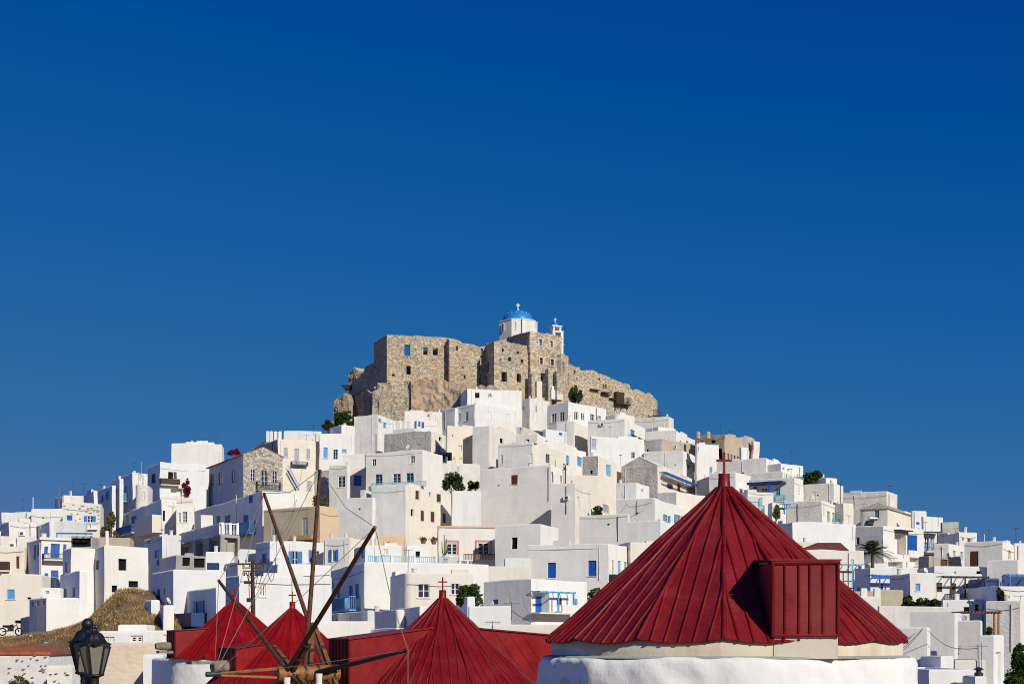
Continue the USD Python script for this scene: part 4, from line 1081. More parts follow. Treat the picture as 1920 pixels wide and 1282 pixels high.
for x0, x1 in ((836, 858), (894, 919)):
    u0, u1, z0, z1 = h.R.rect(x0, 1015, x1, 1040); mb = MB()
    h.R.box(mb, u0 - .2, u0, z0, z1 + .2, .0, .09); h.R.box(mb, u1, u1 + .2, z0, z1 + .2, .0, .09); h.R.box(mb, u0, u1, z1, z1 + .2, .0, .088)
    part(h.path, 'door_surround', mb, 'paint_pink')
for x0, x1 in ((866, 885), (889, 927)):                          # dark wooden terrace railing
    f = h.R; u0, u1, z0, z1 = f.rect(x0, 1039, x1, 1050)
    b = part(h.path, 'railing', f.box(MB(), u0, u1, z1 - .08, z1, 1.5, 1.6), 'wood_dark'); q = MB(); [f.box(q, u, u + .1, z0, z1 - .08, 1.52, 1.58) for u in np.arange(u0, u1, .2)]; part(b, 'balusters', q, 'wood_orange', kind='stuff')
h = H('grey-white cube house with one black window, between the railing terrace and the blue-shuttered house', 928, 1013, 1047, 982, 1070, '959 1007 970 1029 k', th=62, Y=180)
H('low white wall house at the foot of the stained white house', 1086, 1177, 1180, 963, 1022, th=66, Y=190, dep=6)
H('white front block joined to the low wall house, beside the red windmill roof', 1176, 1238, 1252, 976, 1030, '1233 1008 1236 1016 k', th=60, Y=182)
h = H('wide off-white house with two royal blue shutters', 990, 1140, 1182, 1017, 1110, '1027 1054 1042 1083 b; 1103 1050 1118 1080 b; 1147 1050 1151 1078 g; 1158 1051 1164 1085 L; 1170 1053 1175 1070 G', th=64, Y=160, mat='limewash')
balcony(h, 1141, 1166, 1078, 1092, 'iron_dark', .8, 'solid', slab='limewash')
part(h.path, 'cornice', h.L.box(MB(), 0, h.L.W - .2, h.zt - .62, h.zt - .5, 0, .08), 'limewash')
H('cream end block right of the royal blue shutters, half hidden by the red roof', 1180, 1182, 1260, 1016, 1090, th=18, Y=166, mat='limewash_cream')
H('low pinkish white wall between the railing house and the blue-shuttered house', 914, 916, 992, 1061, 1095, th=6, Y=150, mat='limewash_cream', name='yard_wall', cat='wall', dep=4)
H('small stepped annex with a thin cornice left of the blue-shuttered house', 945, 947, 992, 1046, 1075, th=6, Y=163, mat='limewash', dep=4, name='annex')

# ------------------------------------------------------------------ centre, lower rows
h = H('white house with a light blue rooftop railing and bright blue side balcony', 616, 683, 916, 1053, 1150, '632 1100 638 1123 b; 655 1098 662 1121 b; 666 1095 673 1123 B', th=18, Y=134)
balcony(h, 637, 676, 1120, 1144, 'paint_sky_blue', 1.1, slab='paint_sky_blue', step=.2)
f = h.L
for x in (650, 664):
    u, z = f.pix(x, 1144); part(h.path, 'balcony_strut', MB().tube([f.pt(u, z, .9), f.pt(u, z - 1.0, .02)], .07, 5), 'paint_sky_blue')
xs = [(691, 733), (737, 775), (779, 816), (820, 861)]
for x0, x1 in xs:
    f = h.R; u0, u1 = f.pix(x0, 0)[0], f.pix(x1, 0)[0]
    b = part(h.path, 'roof_railing', f.box(MB(), u0, u1, h.zt + .55, h.zt + .62, -.22, -.14), 'paint_light_blue')
    f.box(q := MB(), u0, u1, h.zt + .06, h.zt + .11, -.21, -.15)
    [f.box(q, u, u + .06, h.zt + .1, h.zt + .56, -.205, -.155) for u in np.arange(u0, u1, .2)]
    part(b, 'balusters', q, 'paint_light_blue', kind='stuff')
    part(h.path, 'roof_pier', f.box(MB(), u1 + .02, u1 + .24, h.zt - .1, h.zt + .72, -.3, -.06), 'limewash')
h = H('small white roof house with a grey window behind the light blue railing', 664, 685, 753, 1021, 1062, '719 1028 727 1039 c; 678 1034 682 1046 b', th=18, Y=142)
H('low white roof house with a small dark window right of the grey-windowed one', 760, 762, 806, 1022, 1062, '779 1033 787 1045 k', th=8, Y=145)
H('cream bakehouse wall with two small vents below the windowless grey wall', 706, 708, 762, 1002, 1040, '726 1014 730 1021 k; 744 1016 747 1021 k', th=10, Y=176, mat='render_apricot')
for i, (x0, x1, yt, yb_, y2) in enumerate(((787, 801, 1007, 1019, 1007), (806, 821, 1010, 1020, 1009))):
    t = thing('flower_pot', ('terracotta pot with a round dry shrub, left one on the cream house ledge', 'terracotta pot with grey succulents, right one on the cream house ledge')[i], 'plant pot', P((x0 + x1) / 2, yb_, 150))
    c = P((x0 + x1) / 2, yb_, 150); part(t, 'pot', MB().lathe(c, [(.0, 0), (.2, 0), (.33, .38), (.36, .4), (.3, .4), (0, .36)], 14), 'soil_pot', smooth=30)
    rng = np.random.default_rng(i + 5); pts = c + [0, 0, .52] + rng.normal(size=(220, 3)) * [.17, .17, .09]
    e = rng.normal(size=(220, 3)) * .07; g2 = rng.normal(size=(220, 3)) * .05
    part(t, 'foliage', (np.stack([pts - e, pts + g2, pts + e], 1).reshape(-1, 3), np.arange(660).reshape(-1, 3)), 'leaf_olive')
c = P(833, 1040, 148)
t = thing('cactus', 'tall thin columnar cactus on the railing terrace', 'cactus', c)
mb = MB()
for dx, hgt in ((-.25, 1.4), (0, 2.1), (.22, 1.7), (.36, 1.1)):
    mb.tube([c + [0, 0, -.2], c + [dx * .8, 0, .3], c + [dx, 0, hgt]], [.06, .06, .04], 7)
part(t, 'stems', mb, 'leaf_olive')
h = H('cream house with two white glazed doors behind the middle windmill', 732, 759, 886, 1073, 1145, '784 1094 805 1120 g; 846 1093 861 1114 g', th=14, Y=122, mat='limewash_cream', matL='limewash_grey_and_shade', soft=.6)
plant('fig_tree', 'bushy green tree right of the middle windmill cross', 'tree', 853, 1090, 902, 1135, 118, 'leaf_dark', 1100, .17)
h = H('white terrace pillar with a blue slatted fence at the green tree', 855, 876, 890, 1118, 1138, th=12, Y=116, dep=.5, name='terrace_fence', cat='fence', parapet=False)
H('large low white roof volume in the foreground right of the middle windmill', 878, 880, 958, 1135, 1172, th=8, Y=108, dep=6)
h = H('white house with a blue posted porch and blue doors', 907, 996, 1101, 1085, 1180, '924 1123 934 1132 b; 998 1110 1030 1148 P; 1044 1121 1054 1133 r; 1076 1122 1083 1147 s', th=44, Y=118)
f = h.R
for (x0, x1) in ((1004, 1014), (1014, 1024)):
    g_ = inner(f, .98); part(h.path, 'porch_door', leaf(g_, *g_.rect(x0, 1118, x1, 1147), .0), 'paint_blue')
pergola(h, 994, 1063, 1109, 1112, (1032, 1060.5), 1148, 'paint_sky_blue', 1.0)
part(h.path, 'porch_slab', f.box(MB(), f.pix(993, 0)[0], f.pix(1066, 0)[0], f.pix(1030, 1151)[1], f.pix(1030, 1148)[1], -.1, 1.2), 'limewash')
part(h.path, 'porch_wall', f.box(MB(), f.pix(1036, 0)[0], f.pix(1066, 0)[0], f.pix(1050, 1148)[1] - .02, f.pix(1050, 1134)[1], 1.0, 1.16), 'limewash')
H('cream garden wall along the bottom between the two big red roofs', 922, 924, 1075, 1170, 1215, th=4, Y=98, mat='limewash_cream', name='garden_wall', cat='wall', dep=4)
plant('garden_hedge', 'dark green leafy trees left of the big red windmill roof', 'tree', 1098, 1096, 1146, 1150, 128, 'leaf_mid', 1000, .16)
H('shaded grey wall house left of the cream house, behind the sails', 703, 744, 746, 1142, 1190, th=20, Y=108, matL='limewash_grey_and_shade', soft=.8)
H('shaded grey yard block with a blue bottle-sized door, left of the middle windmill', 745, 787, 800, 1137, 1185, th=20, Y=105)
H('shaded low parapet with small merlons behind the middle windmill', 649, 743, 748, 1177, 1215, th=22, Y=88, matL='limewash_grey_and_shade', name='yard_wall', cat='wall')
H('white flat wall between the two left red cones and the middle one', 592, 594, 695, 1164, 1225, th=6, Y=92, dep=5)
H('shaded basement wall with two tiny doors below the blue side balcony', 616, 690, 695, 1144, 1180, '619 1160 624 1166 b; 630 1161 634 1167 b', th=18, Y=122)

h = H('grey-white house with blue shutters behind the fanned sail spars', 480, 506, 609, 1013, 1085, '541 1033 566 1064 o; 579 1031 590 1054 m; 491 1037 500 1057 b', th=10, Y=160)
balcony(h, 556, 576, 1056, 1066, 'paint_light_blue', .5)
h = H('grey house with one open blue shutter and a cream end', 607, 655, 692, 1007, 1085, '618 1030 635 1052 o', th=58, Y=158, mat='limewash_cream', matL='limewash_grey_and_shade')
pipe(h, 611, 1012, 1080, 'limewash')
h = H('white house with a cream framed window behind the utility pole', 404, 448, 622, 1078, 1180, '487 1094 498 1118 c', th=14, Y=120, yl=1090)
pipe(h, 548, 1065, 1110, 'limewash_grey_and_shade')
H('grey plastered lean-to behind the utility pole', 410, 447, 478, 1052, 1090, th=24, Y=146, mat='limewash_cream', matL='limewash_grey_and_shade')
H('white house with a dark blue door left of the utility pole', 383, 386, 438, 1034, 1075, '388 1055 411 1068 d', th=10, Y=150)
H('low white parapet block with a blue shaded side above the pole house', 500, 520, 620, 1056, 1085, th=12, Y=132, dep=4)
H('white stair wall descending beside the concrete arcade', 445, 447, 480, 1030, 1062, th=10, Y=166)
H('shaded storey below the cream balcony with a blue door', 270, 304, 340, 1003, 1080, '276 1000 282 1016 k; 291 1030 299 1046 s; 295 1048 299 1060 b', th=20, Y=182)
H('dark low arcade basement of grey concrete left of the blue cloth', 300, 330, 392, 1040, 1078, '342 1042 356 1060 k; 364 1046 384 1064 k', th=20, Y=160, mat='concrete', matL='limewash_grey_and_shade')
h = H('white house with a sunlit front beside the grassy bank', 285, 325, 423, 1067, 1185, '294 1104 300 1124 b; 307 1103 310 1115 k', th=22, Y=103)
h = H('shaded house with a dark blue balcony and open blue shutters', 349, 405, 412, 1100, 1185, '366 1126 384 1150 o', th=24, Y=97, yl=1105)
balcony(h, 341, 388, 1150, 1171, 'paint_dark_blue', 1.1, 'solid', slab='paint_dark_blue', face=h.L)
H('narrow sunlit white wall end in front of the house by the bank', 300, 306, 326, 1134, 1190, th=16, Y=95, dep=5)
H('small white shed with a shaded blue side on the grassy bank', 272, 283, 292, 1123, 1146, th=24, Y=100, dep=2, down=1.5, name='shed', cat='shed')
# ------------------------------------------------------------------ left foreground rows
H('grey-white house with rounded shaded end below the speckled house', 0, 17, 68, 976, 1015, '', th=24, Y=188, mat='limewash_grey_and_shade')
H('blue-shaded curved wall between the grey-white house and the stone terrace', 66, 92, 96, 977, 1015, '', th=24, Y=184, soft=.8)
H('low whitewashed house with one brown square window at the left edge', -30, 0, 68, 1003, 1040, '52 997 62 1006 r', th=10, Y=176, mat='limewash_cream')
h = H('whitewashed house at the left edge with a brown balcony and iron door', -30, -28, 46, 1022, 1085, '30 1042 36 1066 R', th=8, Y=154, mat='limewash_cream')
balcony(h, -4, 19, 1053, 1069, 'wood_dark', .8, 'solid')
h = H('white house with royal blue double doors and arched blue windows on two floors', 51, 77, 132, 1007, 1095, '95 1020 112 1046 B; 83 1025 90 1037 b; 118 1021 124 1033 b; 96 1069 110 1092 B; 84 1074 91 1083 b; 64 1020 67 1050 B; 70 1020 73 1042 k', th=16, Y=150)
balcony(h, 79, 131, 1038, 1049, 'iron_dark', .9)
part(h.path, 'cornice', h.R.box(MB(), -.2, h.R.W, h.zt - .25, h.zt + .02, 0, .25), 'limewash')
h = H('dark covered terrace under a flat blue beam behind the white cube house', 131, 132, 173, 1003, 1040, '134 1006 170 1024 k', th=10, Y=160, mat='concrete')
pergola(h, 109, 175, 1000, 1003, (110,), 1020, 'paint_mid_blue', 1.5)
H('bare beige wall right of the covered terrace', 172, 173, 243, 1007, 1035, th=8, Y=168, mat='render_tan', dep=4, name='yard_wall', cat='wall')
h = H('white cube house with a black window and a rounded chimney, above the grassy bank', 175, 195, 278, 1022, 1190, '222 1047 237 1069 k; 209 1097 219 1110 k; 241 1089 259 1101 k; 180 1049 186 1067 k', th=16, Y=114)
chimney(h, 197, 204, 994, 1026, 'limewash', .4)
h = H('lower left wing of the white cube house with a stepped parapet', 118, 133, 178, 1026, 1180, '122 1052 126 1071 k', th=16, Y=115.5)
H('shaded block with two tall dark doorways at the foot of the white cube house', 113, 149, 152, 1069, 1185, '121 1103 126 1119 k; 136 1101 141 1119 k', th=26, Y=112.5)
h = H('pale cream house with a bright blue window above the parked motorcycle', 0, 1, 78, 1076, 1195, '13 1105 27 1123 s; 51 1119 58 1123 k; 28 1162 40 1168 k', th=6, Y=117, mat='limewash_cream')
H('cream gable end stepping down to the right of the pale cream house', 76, 78, 106, 1082, 1110, th=6, Y=121, mat='limewash_cream')
H('little white house with one grey window between the cream house and the niched wall', 77, 78, 113, 1101, 1150, '85 1105 92 1113 y', th=6, Y=115.2, dep=3)
h = H('white courtyard wall with three small niches in its curved shaded side', 55, 87, 149, 1119, 1190, '59 1127 64 1137 n; 68 1125 74 1135 n; 79 1123 84 1133 n', th=34, Y=110.8, name='courtyard_wall', cat='wall', dep=4)
h = H('whitewashed rubble house with a red hipped roof in the bottom left corner', -40, -36, 92, 1222, 1300, '32 1235 36 1240 k', th=4, Y=66, mat='limewash_rubble', amp=.06, dep=5)
hip(h, 30, 1207, 'terracotta', .1)
rs = np.random.default_rng(4)
bare_stones(h, [(rs.uniform(2, 88), rs.uniform(1226, 1281)) for _ in range(27)], (.16, .055))
h = H('lower whitewashed rubble wall right of the red hipped roof', 86, 88, 135, 1247, 1300, th=4, Y=64, mat='limewash_rubble', dep=3, amp=.06, name='garden_wall', cat='wall')
bare_stones(h, [(rs.uniform(92, 130), rs.uniform(1251, 1281)) for _ in range(7)], (.16, .055))
h = H('long low white building with two cream framed windows behind the street lamps', 184, 186, 324, 1182, 1215, '195 1193 205 1203 c; 206 1193 215 1203 c; 245 1191 268 1204 c; 306 1190 313 1203 c', th=4, Y=88, dep=6)
H('small flat white roof ledge with two pots above the long low building', 221, 222, 275, 1170, 1190, th=4, Y=92, dep=3, name='roof_ledge', cat='ledge')
H('rough peach-coloured stone wall behind the street lamps', 184, 186, 300, 1204, 1300, th=6, Y=78, mat='render_peach', amp=.12)
H('dark grey rendered hut at the foot of the left windmill', 262, 268, 306, 1226, 1300, '264 1250 266 1268 k; 276 1262 280 1270 k; 285 1262 289 1270 k', th=10, Y=70, mat='limewash_grey_and_shade')
H('blue-shaded low white wall beside the left windmill drum', 284, 318, 322, 1234, 1300, th=28, Y=62)

# ------------------------------------------------------------------ right flank, upper
H('white house with a rounded vault roof under the castle end tower', 1136, 1158, 1190, 775, 800, th=40, Y=304, soft=1.2)
h = H('white house with a turquoise door and small balcony', 1102, 1171, 1209, 784, 835, '1182 806 1190 820 T', th=58, Y=284)
balcony(h, 1178, 1205, 820, 828, 'iron_dark', .8)
H('pinkish grey flat house on the skyline right of the castle', 1191, 1254, 1263, 780, 810, th=64, Y=298, mat='limewash_aged')
H('grey-white house with two dark windows on the right shoulder below the skyline', 1211, 1267, 1304, 806, 845, '1274 825 1277 837 k; 1287 826 1291 838 k', th=54, Y=280, mat='limewash')
H('white roof block above the grey-white house on the right shoulder', 1211, 1234, 1267, 799, 820, th=40, Y=288)
H('tan and grey weathered house with a long sandy front', 1207, 1241, 1306, 822, 860, '1212 842 1216 849 k', th=46, Y=272, mat='render_tan', matL='limewash_aged')
h = H('white house with teal windows under a cream awning', 1207, 1281, 1328, 844, 895, '1289 872 1294 880 t; 1298 873 1304 883 t', th=54, Y=262, matL='limewash_grey_and_shade')
f = h.R; mb = MB(); r = f.rect(1286, 867, 1316, 875)
mb.quad(f.pt(r[0], r[3], .02), f.pt(r[1], r[3], .02), f.pt(r[1], r[2], 1.3), f.pt(r[0], r[2], 1.3)); t_ = np.array([0, 0, -.05]); mb.quad(*(f.pt(a, b, c) + t_ for a, b, c in ((r[0], r[3], .02), (r[1], r[3], .02), (r[1], r[2], 1.3), (r[0], r[2], 1.3))))
part(h.path, 'awning', mb, 'cloth_cream')
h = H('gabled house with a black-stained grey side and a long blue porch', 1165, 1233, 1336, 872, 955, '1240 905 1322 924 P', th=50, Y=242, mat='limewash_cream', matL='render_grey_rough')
gable(h, h.L, 1199, 856, 'render_grey_rough', 'limewash_aged', .02)
for x0, x1, m in ((1251, 1261, 'paint_dark_blue'), (1270, 1275, 'paint_brown')):
    g_ = inner(h.R, .98); part(h.path, 'porch_door', leaf(g_, *g_.rect(x0, 907, x1, 923), .0), m)
pergola(h, 1236, 1323, 902, 906, (1276, 1297, 1320), 927, 'paint_blue', 1.2)
H('grey and cream terrace wall in front of the blue porch', 1233, 1268, 1322, 922, 955, th=46, Y=228, mat='limewash_cream', matL='limewash_grey_and_shade', name='terrace_wall', cat='wall', dep=4)
h = H('stepped white tower house with a tiny dark window left of the gabled house', 1155, 1197, 1217, 904, 985, '1203 915 1207 921 k', th=50, Y=222, matL='limewash_grey_and_shade', soft=.5)
H('white house with grey-blue open shutters touching the red windmill roof', 1156, 1227, 1320, 934, 1000, '1243 965 1256 977 O; 1264 966 1281 981 O', th=50, Y=214, matL='limewash_grey_and_shade')
plant('courtyard_bush', 'dark green bush in the narrow court below the mottled house', 'shrub', 1112, 946, 1131, 966, 208, 'leaf_dark', 350, .2)
H('roofless tan stone chapel ruin with arched niches on the right skyline', 1303, 1359, 1392, 814, 880, '1333 826 1342 832 k; 1364 851 1367 863 k; 1370 852 1373 863 k; 1376 853 1379 864 k; 1382 854 1385 864 k; 1334 842 1354 864 k', th=44, Y=272, mat='render_tan', matL='render_tan', amp=.25, roof='render_tan')
for i, x in enumerate((1306, 1325)):
    t = thing('chimney_pot', ('tan stone chimney pot at the left corner of the chapel ruin', 'tan stone chimney pot in the middle of the chapel ruin roof')[i], 'chimney', P(x + 3, 818, 274)); c = P(x + 3, 818, 274)
    part(t, 'shaft', MB().lathe(c, [(.42, -.4), (.36, .3), (.44, .34), (.4, .75), (.15, .95), (0, .97)], 9), 'render_tan', smooth=40)
H('tan stone corner house behind the chapel ruin', 1390, 1401, 1414, 818, 880, '1403 829 1406 845 k', th=48, Y=276, mat='render_tan', matL='limewash_grey_and_shade', amp=.2)
H('crumbling cream stone stub at the end of the chapel ruin', 1408, 1412, 1424, 826, 880, th=40, Y=276, mat='limewash_cream', amp=.4)
H('small white house under the chapel ruin', 1386, 1390, 1404, 838, 880, th=30, Y=266)
h = H('white stepped house with small blue windows left of the chapel niches', 1303, 1306, 1348, 832, 905, '1305 838 1310 846 l; 1330 875 1335 886 s', th=20, Y=262, soft=.5)
H('long grey-white rubble house on the right shoulder with a white front', 1344, 1437, 1464, 858, 910, '1451 874 1455 882 k', th=58, Y=252, mat='limewash', matL='limewash_rubble')
H('white terrace house with two tiny blue windows stepping down the right skyline', 1462, 1464, 1506, 868, 915, '1468 876 1471 881 s; 1477 878 1480 883 s', th=40, Y=250, dep=5)
H('white house with a glazed door right of the large red windmill cross', 1330, 1379, 1408, 884, 945, '1388 919 1392 936 g; 1400 918 1402 930 g', th=50, Y=236)
h = H('cream rough wall house with cream front over the blue canopy house', 1380, 1466, 1498, 884, 905, th=56, Y=246, mat='limewash_cream', matL='limewash_rubble')
h = H('white house with a broad navy canopy on a blue corner post', 1404, 1489, 1506, 894, 950, '1412 913 1420 921 b; 1428 914 1439 922 c; 1454 915 1463 930 T; 1497 913 1499 925 g', th=56, Y=232, matL='limewash_grey_and_shade')
f = h.L; u0, u1, z0, z1 = f.rect(1409, 905, 1474, 909)
p = part(h.path, 'canopy', f.box(MB(), u0, u1, z0, z1, 0, 2.2), 'paint_dark_blue')
u, zf = f.pix(1450, 930); part(p, 'post', f.box(MB(), u - .18, u + .18, zf - 1.5, z0, 1.8, 2.15), 'paint_blue')
balcony(h, 1455, 1474, 928, 940, 'paint_light_blue', 1.0, face=h.L)
h = H('cream front with a turquoise door under the navy canopy', 1400, 1402, 1450, 921, 990, '1427 947 1434 970 T', th=20, Y=220, mat='limewash_cream', dep=4)
balcony(h, 1392, 1424, 933, 951, 'paint_light_blue', 1.1)
h = H('white porch block with a small blue pergola and climbing plant beside the red roof', 1440, 1448, 1478, 941, 975, '1456 952 1460 966 T; 1468 952 1472 960 s', th=20, Y=214)
pergola(h, 1462, 1476, 945, 948, (1465,), 965, 'paint_mid_blue', 1.0)
plant('climbing_plant', 'brown-green climbing plant beside the small blue pergola', 'climber', 1447, 940, 1462, 968, 210, 'leaf_olive', 350, .2)
plant('skyline_tree', 'dark round tree on the right skyline between white houses', 'tree', 1504, 880, 1549, 910, 240, 'leaf_dark', 1200, .28)
h = H('plain white house below the skyline tree', 1505, 1563, 1581, 905, 955, '1569 940 1572 948 k', th=58, Y=234, mat='limewash_aged')
pipe(h, 1575, 902, 945, 'wood_dark')
H('white roof block right of the skyline tree', 1546, 1549, 1570, 895, 912, th=30, Y=238)
H('white domed roof stub behind the skyline tree', 1531, 1533, 1546, 887, 905, th=30, Y=246, soft=.6)
H('long plain white house on the right skyline', 1580, 1663, 1682, 921, 960, th=60, Y=228, mat='limewash_aged')
h = H('whitewashed rubble house with green shutters and a teal balcony', 1475, 1541, 1582, 938, 995, '1551 958 1556 977 v; 1560 960 1565 977 v; 1570 961 1576 976 t', th=54, Y=212, matL='limewash_rubble', amp=.12)
balcony(h, 1559, 1588, 975, 982, 'paint_teal', .8, face=h.R)
H('small cream balcony house right of the green shutters', 1578, 1581, 1600, 943, 985, th=30, Y=216, mat='limewash_cream')
t = thing('roof_tank', 'tilted tan water tank on the roof of the green-shuttered house', 'tank', P(1525, 934, 216)); c = P(1526, 930, 216)
part(t, 'tank', MB().box(c + [-.55, 0, -.5], [1.1, .1, -.35], [.1, .8, 0], [.12, 0, .75]), 'cloth_cream'); part(t, 'stand', MB().cbox(c + [0, .3, -1.0], (.9, .6, .35)), 'concrete')
H('long white house wall behind the red windmill cap', 1451, 1486, 1605, 978, 1045, '', th=22, Y=194, matL='limewash_grey_and_shade', dep=8)
h = H('white house with a sloping red-brown tiled roof right of the red cap', 1490, 1500, 1620, 1030, 1125, '1596 1047 1601 1057 g', th=14, Y=160, mat='limewash_cream')
mb = MB(); a, b, c_, d_ = P(1500, 1029, 160), P(1592, 1031, 165), P(1576, 1017, 168), P(1532, 1017, 166)
part(h.path, 'tiled_roof', MB().quad(a, b, c_, d_).quad(a - [0, 0, .1], b - [0, 0, .1], c_ - [0, 0, .1], d_ - [0, 0, .1]).quad(a, b, b - [0, 0, .1], a - [0, 0, .1]), 'roof_brown')
pergola(h, 1566, 1608, 1058, 1061, (1588, 1607), 1100, 'paint_sky_blue', 1.4)
part(h.path, 'pergola_rail', h.R.box(MB(), h.R.pix(1572, 0)[0], h.R.pix(1616, 0)[0], h.R.pix(1590, 1091)[1], h.R.pix(1590, 1089)[1], 1.3, 1.37), 'paint_blue')
part(h.path, 'arch_door', leaf(h.R, *h.R.rect(1600, 1087, 1609, 1104), .05), 'paint_sky_blue')
H('white roof step with a thin dark canopy left of the red-brown tiles', 1482, 1484, 1534, 1015, 1045, th=10, Y=172, mat='limewash_cream')
# ------------------------------------------------------------------ right flank, middle and lower
h = H('whitewashed house with a low grey-tan hipped tile roof on the right skyline', 1614, 1664, 1713, 952, 1000, '1640 957 1648 971 K', th=46, Y=220, mat='limewash_cream', matL='limewash_aged')
hip(h, 1688, 941, 'roof_clay_grey', .2)
H('white sloping house block right of the hipped roof', 1708, 1711, 1737, 956, 1005, '1718 978 1724 983 b; 1721 990 1724 998 s', th=20, Y=222)
H('white house with rounded shoulder stepping down the right skyline', 1728, 1731, 1768, 969, 1020, th=16, Y=216, soft=.6)
h = H('square grey stone tower block on the right skyline', 1763, 1766, 1798, 977, 1022, th=10, Y=212, mat='render_grey_rough', amp=.25)
H('white house with two small brown windows right of the stone tower', 1796, 1798, 1832, 997, 1025, '1804 1008 1807 1013 k; 1814 1008 1821 1015 r', th=10, Y=206)
h = H('three-storey white house with brown loggia and bright blue glazed door', 1604, 1656, 1732, 984, 1075, '1606 1006 1612 1020 r; 1677 1000 1698 1040 P; 1701 1003 1720 1032 B; 1665 1053 1691 1064 P; 1706 1045 1727 1062 P; 1698 1054 1702 1064 g', th=44, Y=186, matL='limewash_grey_and_shade')
pergola(h, 1676, 1702, 994, 996, (1693,), 1040, 'wood_dark', .8, slats=False)
g_ = inner(h.R, .98); part(h.path, 'loggia_door', leaf(g_, *g_.rect(1683, 1012, 1694, 1038), .0), 'paint_pink')
h = H('white balcony house with a dark canopy and pale railing beside the blue glazed door', 1728, 1731, 1757, 999, 1075, '1734 1006 1742 1030 g; 1746 1006 1751 1030 g; 1733 1040 1750 1056 k', th=14, Y=202)
pergola(h, 1710, 1757, 997, 1000, (1732, 1750), 1033, 'iron_dark', 1.2, slats=False, face=h.R)
balcony(h, 1731, 1755, 1018, 1034, 'paint_light_blue', 1.0, face=h.R)
H('beige rubble yard wall with an old brown door', 1740, 1742, 1800, 1042, 1070, '1763 1046 1776 1060 R', th=10, Y=176, mat='render_tan', amp=.15, name='yard_wall', cat='wall', dep=3)
h = H('white house with grey shaded side left of the large pale cube', 1752, 1779, 1812, 1018, 1075, '1787 1032 1791 1045 k; 1801 1034 1806 1049 k', th=50, Y=178)
H('large pale house with a tall brown slatted door', 1808, 1880, 1904, 1014, 1085, '1818 1034 1834 1062 R; 1890 1032 1895 1049 c', th=60, Y=172)
H('white house cut by the right edge of the picture', 1900, 1903, 1960, 1018, 1060, th=16, Y=178)
H('pale forecourt wall below the large pale house', 1850, 1908, 1912, 1049, 1090, '', th=60, Y=160, dep=5, name='forecourt_wall', cat='wall')
H('white stepped wall with a dark opening left of the forecourt', 1750, 1752, 1850, 1062, 1100, '1830 1070 1840 1079 k', th=6, Y=162, dep=5)
h = H('long white terrace building with a bright blue pergola over arches', 1602, 1632, 1718, 1063, 1130, '1648 1093 1656 1107 B; 1676 1092 1697 1108 d; 1607 1100 1612 1112 k', th=14, Y=150)
pergola(h, 1622, 1705, 1079, 1086, (1637, 1668, 1699), 1109, 'paint_blue', 1.5)
part(h.path, 'pergola_rail', h.R.box(MB(), h.R.pix(1630, 0)[0], h.R.pix(1672, 0)[0], h.R.pix(1650, 1100)[1], h.R.pix(1650, 1098.5)[1], 1.4, 1.47), 'paint_dark_blue')
H('white house with a single bright blue shutter between the two pergolas', 1704, 1706, 1756, 1074, 1140, '1716 1093 1725 1107 s', th=8, Y=141, dep=5)
H('white box step on the roof of the single-shutter house', 1711, 1713, 1750, 1073, 1090, th=30, Y=152, dep=3)
h = H('white house with a brown timber porch and three brown doors', 1750, 1752, 1842, 1074, 1150, '1754 1092 1767 1109 R; 1782 1093 1792 1115 R; 1806 1093 1816 1115 R; 1826 1096 1833 1108 s; 1780 1133 1792 1142 k', th=12, Y=144)
pergola(h, 1752, 1837, 1081, 1085, (1767, 1793, 1818, 1834), 1122, 'wood_dark', 1.8)
balcony(h, 1772, 1839, 1113, 1122, 'wood_dark', 1.7)
chimney(h, 1792, 1798, 1113, 1150, 'limewash', -1.9, False)
h = H('white lower storey with a small arch and dark window under the timber porch', 1766, 1768, 1842, 1123, 1165, '1807 1137 1819 1148 k; 1828 1132 1836 1146 k', th=8, Y=138.5, dep=2.5)
h = H('rough pale cube house on the right with a tree at its foot', 1849, 1913, 1940, 1125, 1200, th=64, Y=126, mat='limewash_rubble', matL='limewash_rubble')
h = H('blue-glazed veranda box beside the timber porch', 1845, 1847, 1873, 1084, 1125, '1848 1088 1870 1104 D', th=6, Y=140, mat='paint_dark_blue', dep=4)
h = H('white roof terrace with a dark blue pergola at the right edge', 1870, 1872, 1950, 1098, 1135, th=6, Y=136, dep=8)
pergola(h, 1880, 1945, 1077, 1081, (1884,), 1098, 'paint_mid_blue', 1.2)
part(h.path, 'screen', h.R.box(MB(), h.R.pix(1886, 0)[0], h.R.pix(1945, 0)[0], h.zt, h.zt + 1.05, -.9, -.8), 'paint_dark_blue')
c = P(1670, 1137, 140)
H('beige stone garden wall topped by a flat ledge below the blue pergola', 1645, 1648, 1693, 1106, 1145, th=8, Y=140, mat='render_tan', amp=.18, dep=2, name='garden_wall', cat='wall')
plant('oleander_bush', 'round dark green bush right of the beige garden wall', 'shrub', 1692, 1113, 1712, 1137, 138, 'leaf_dark', 500, .17)
plant('oleander_bush', 'long low dark green hedge above the white terrace wall', 'shrub', 1708, 1116, 1762, 1138, 137, 'leaf_dark', 1100, .17)
for i, x in enumerate((1615, 1640)):
    H(('white square gate post nearest the red roof', 'white square gate post beside the beige garden wall')[i], x, x, x + 8, 1102, 1145, th=4, Y=139, dep=.45, name='gate_post', cat='post', parapet=False, amp=.02)
H('grey rubble band between the white gate posts', 1598, 1600, 1642, 1109, 1124, th=4, Y=141.5, mat='render_tan', amp=.15, dep=2, name='garden_wall', cat='wall')
H('white terrace below the gate posts with a small gate', 1598, 1600, 1650, 1117, 1180, th=4, Y=138, dep=1.2, name='terrace_wall', cat='wall')
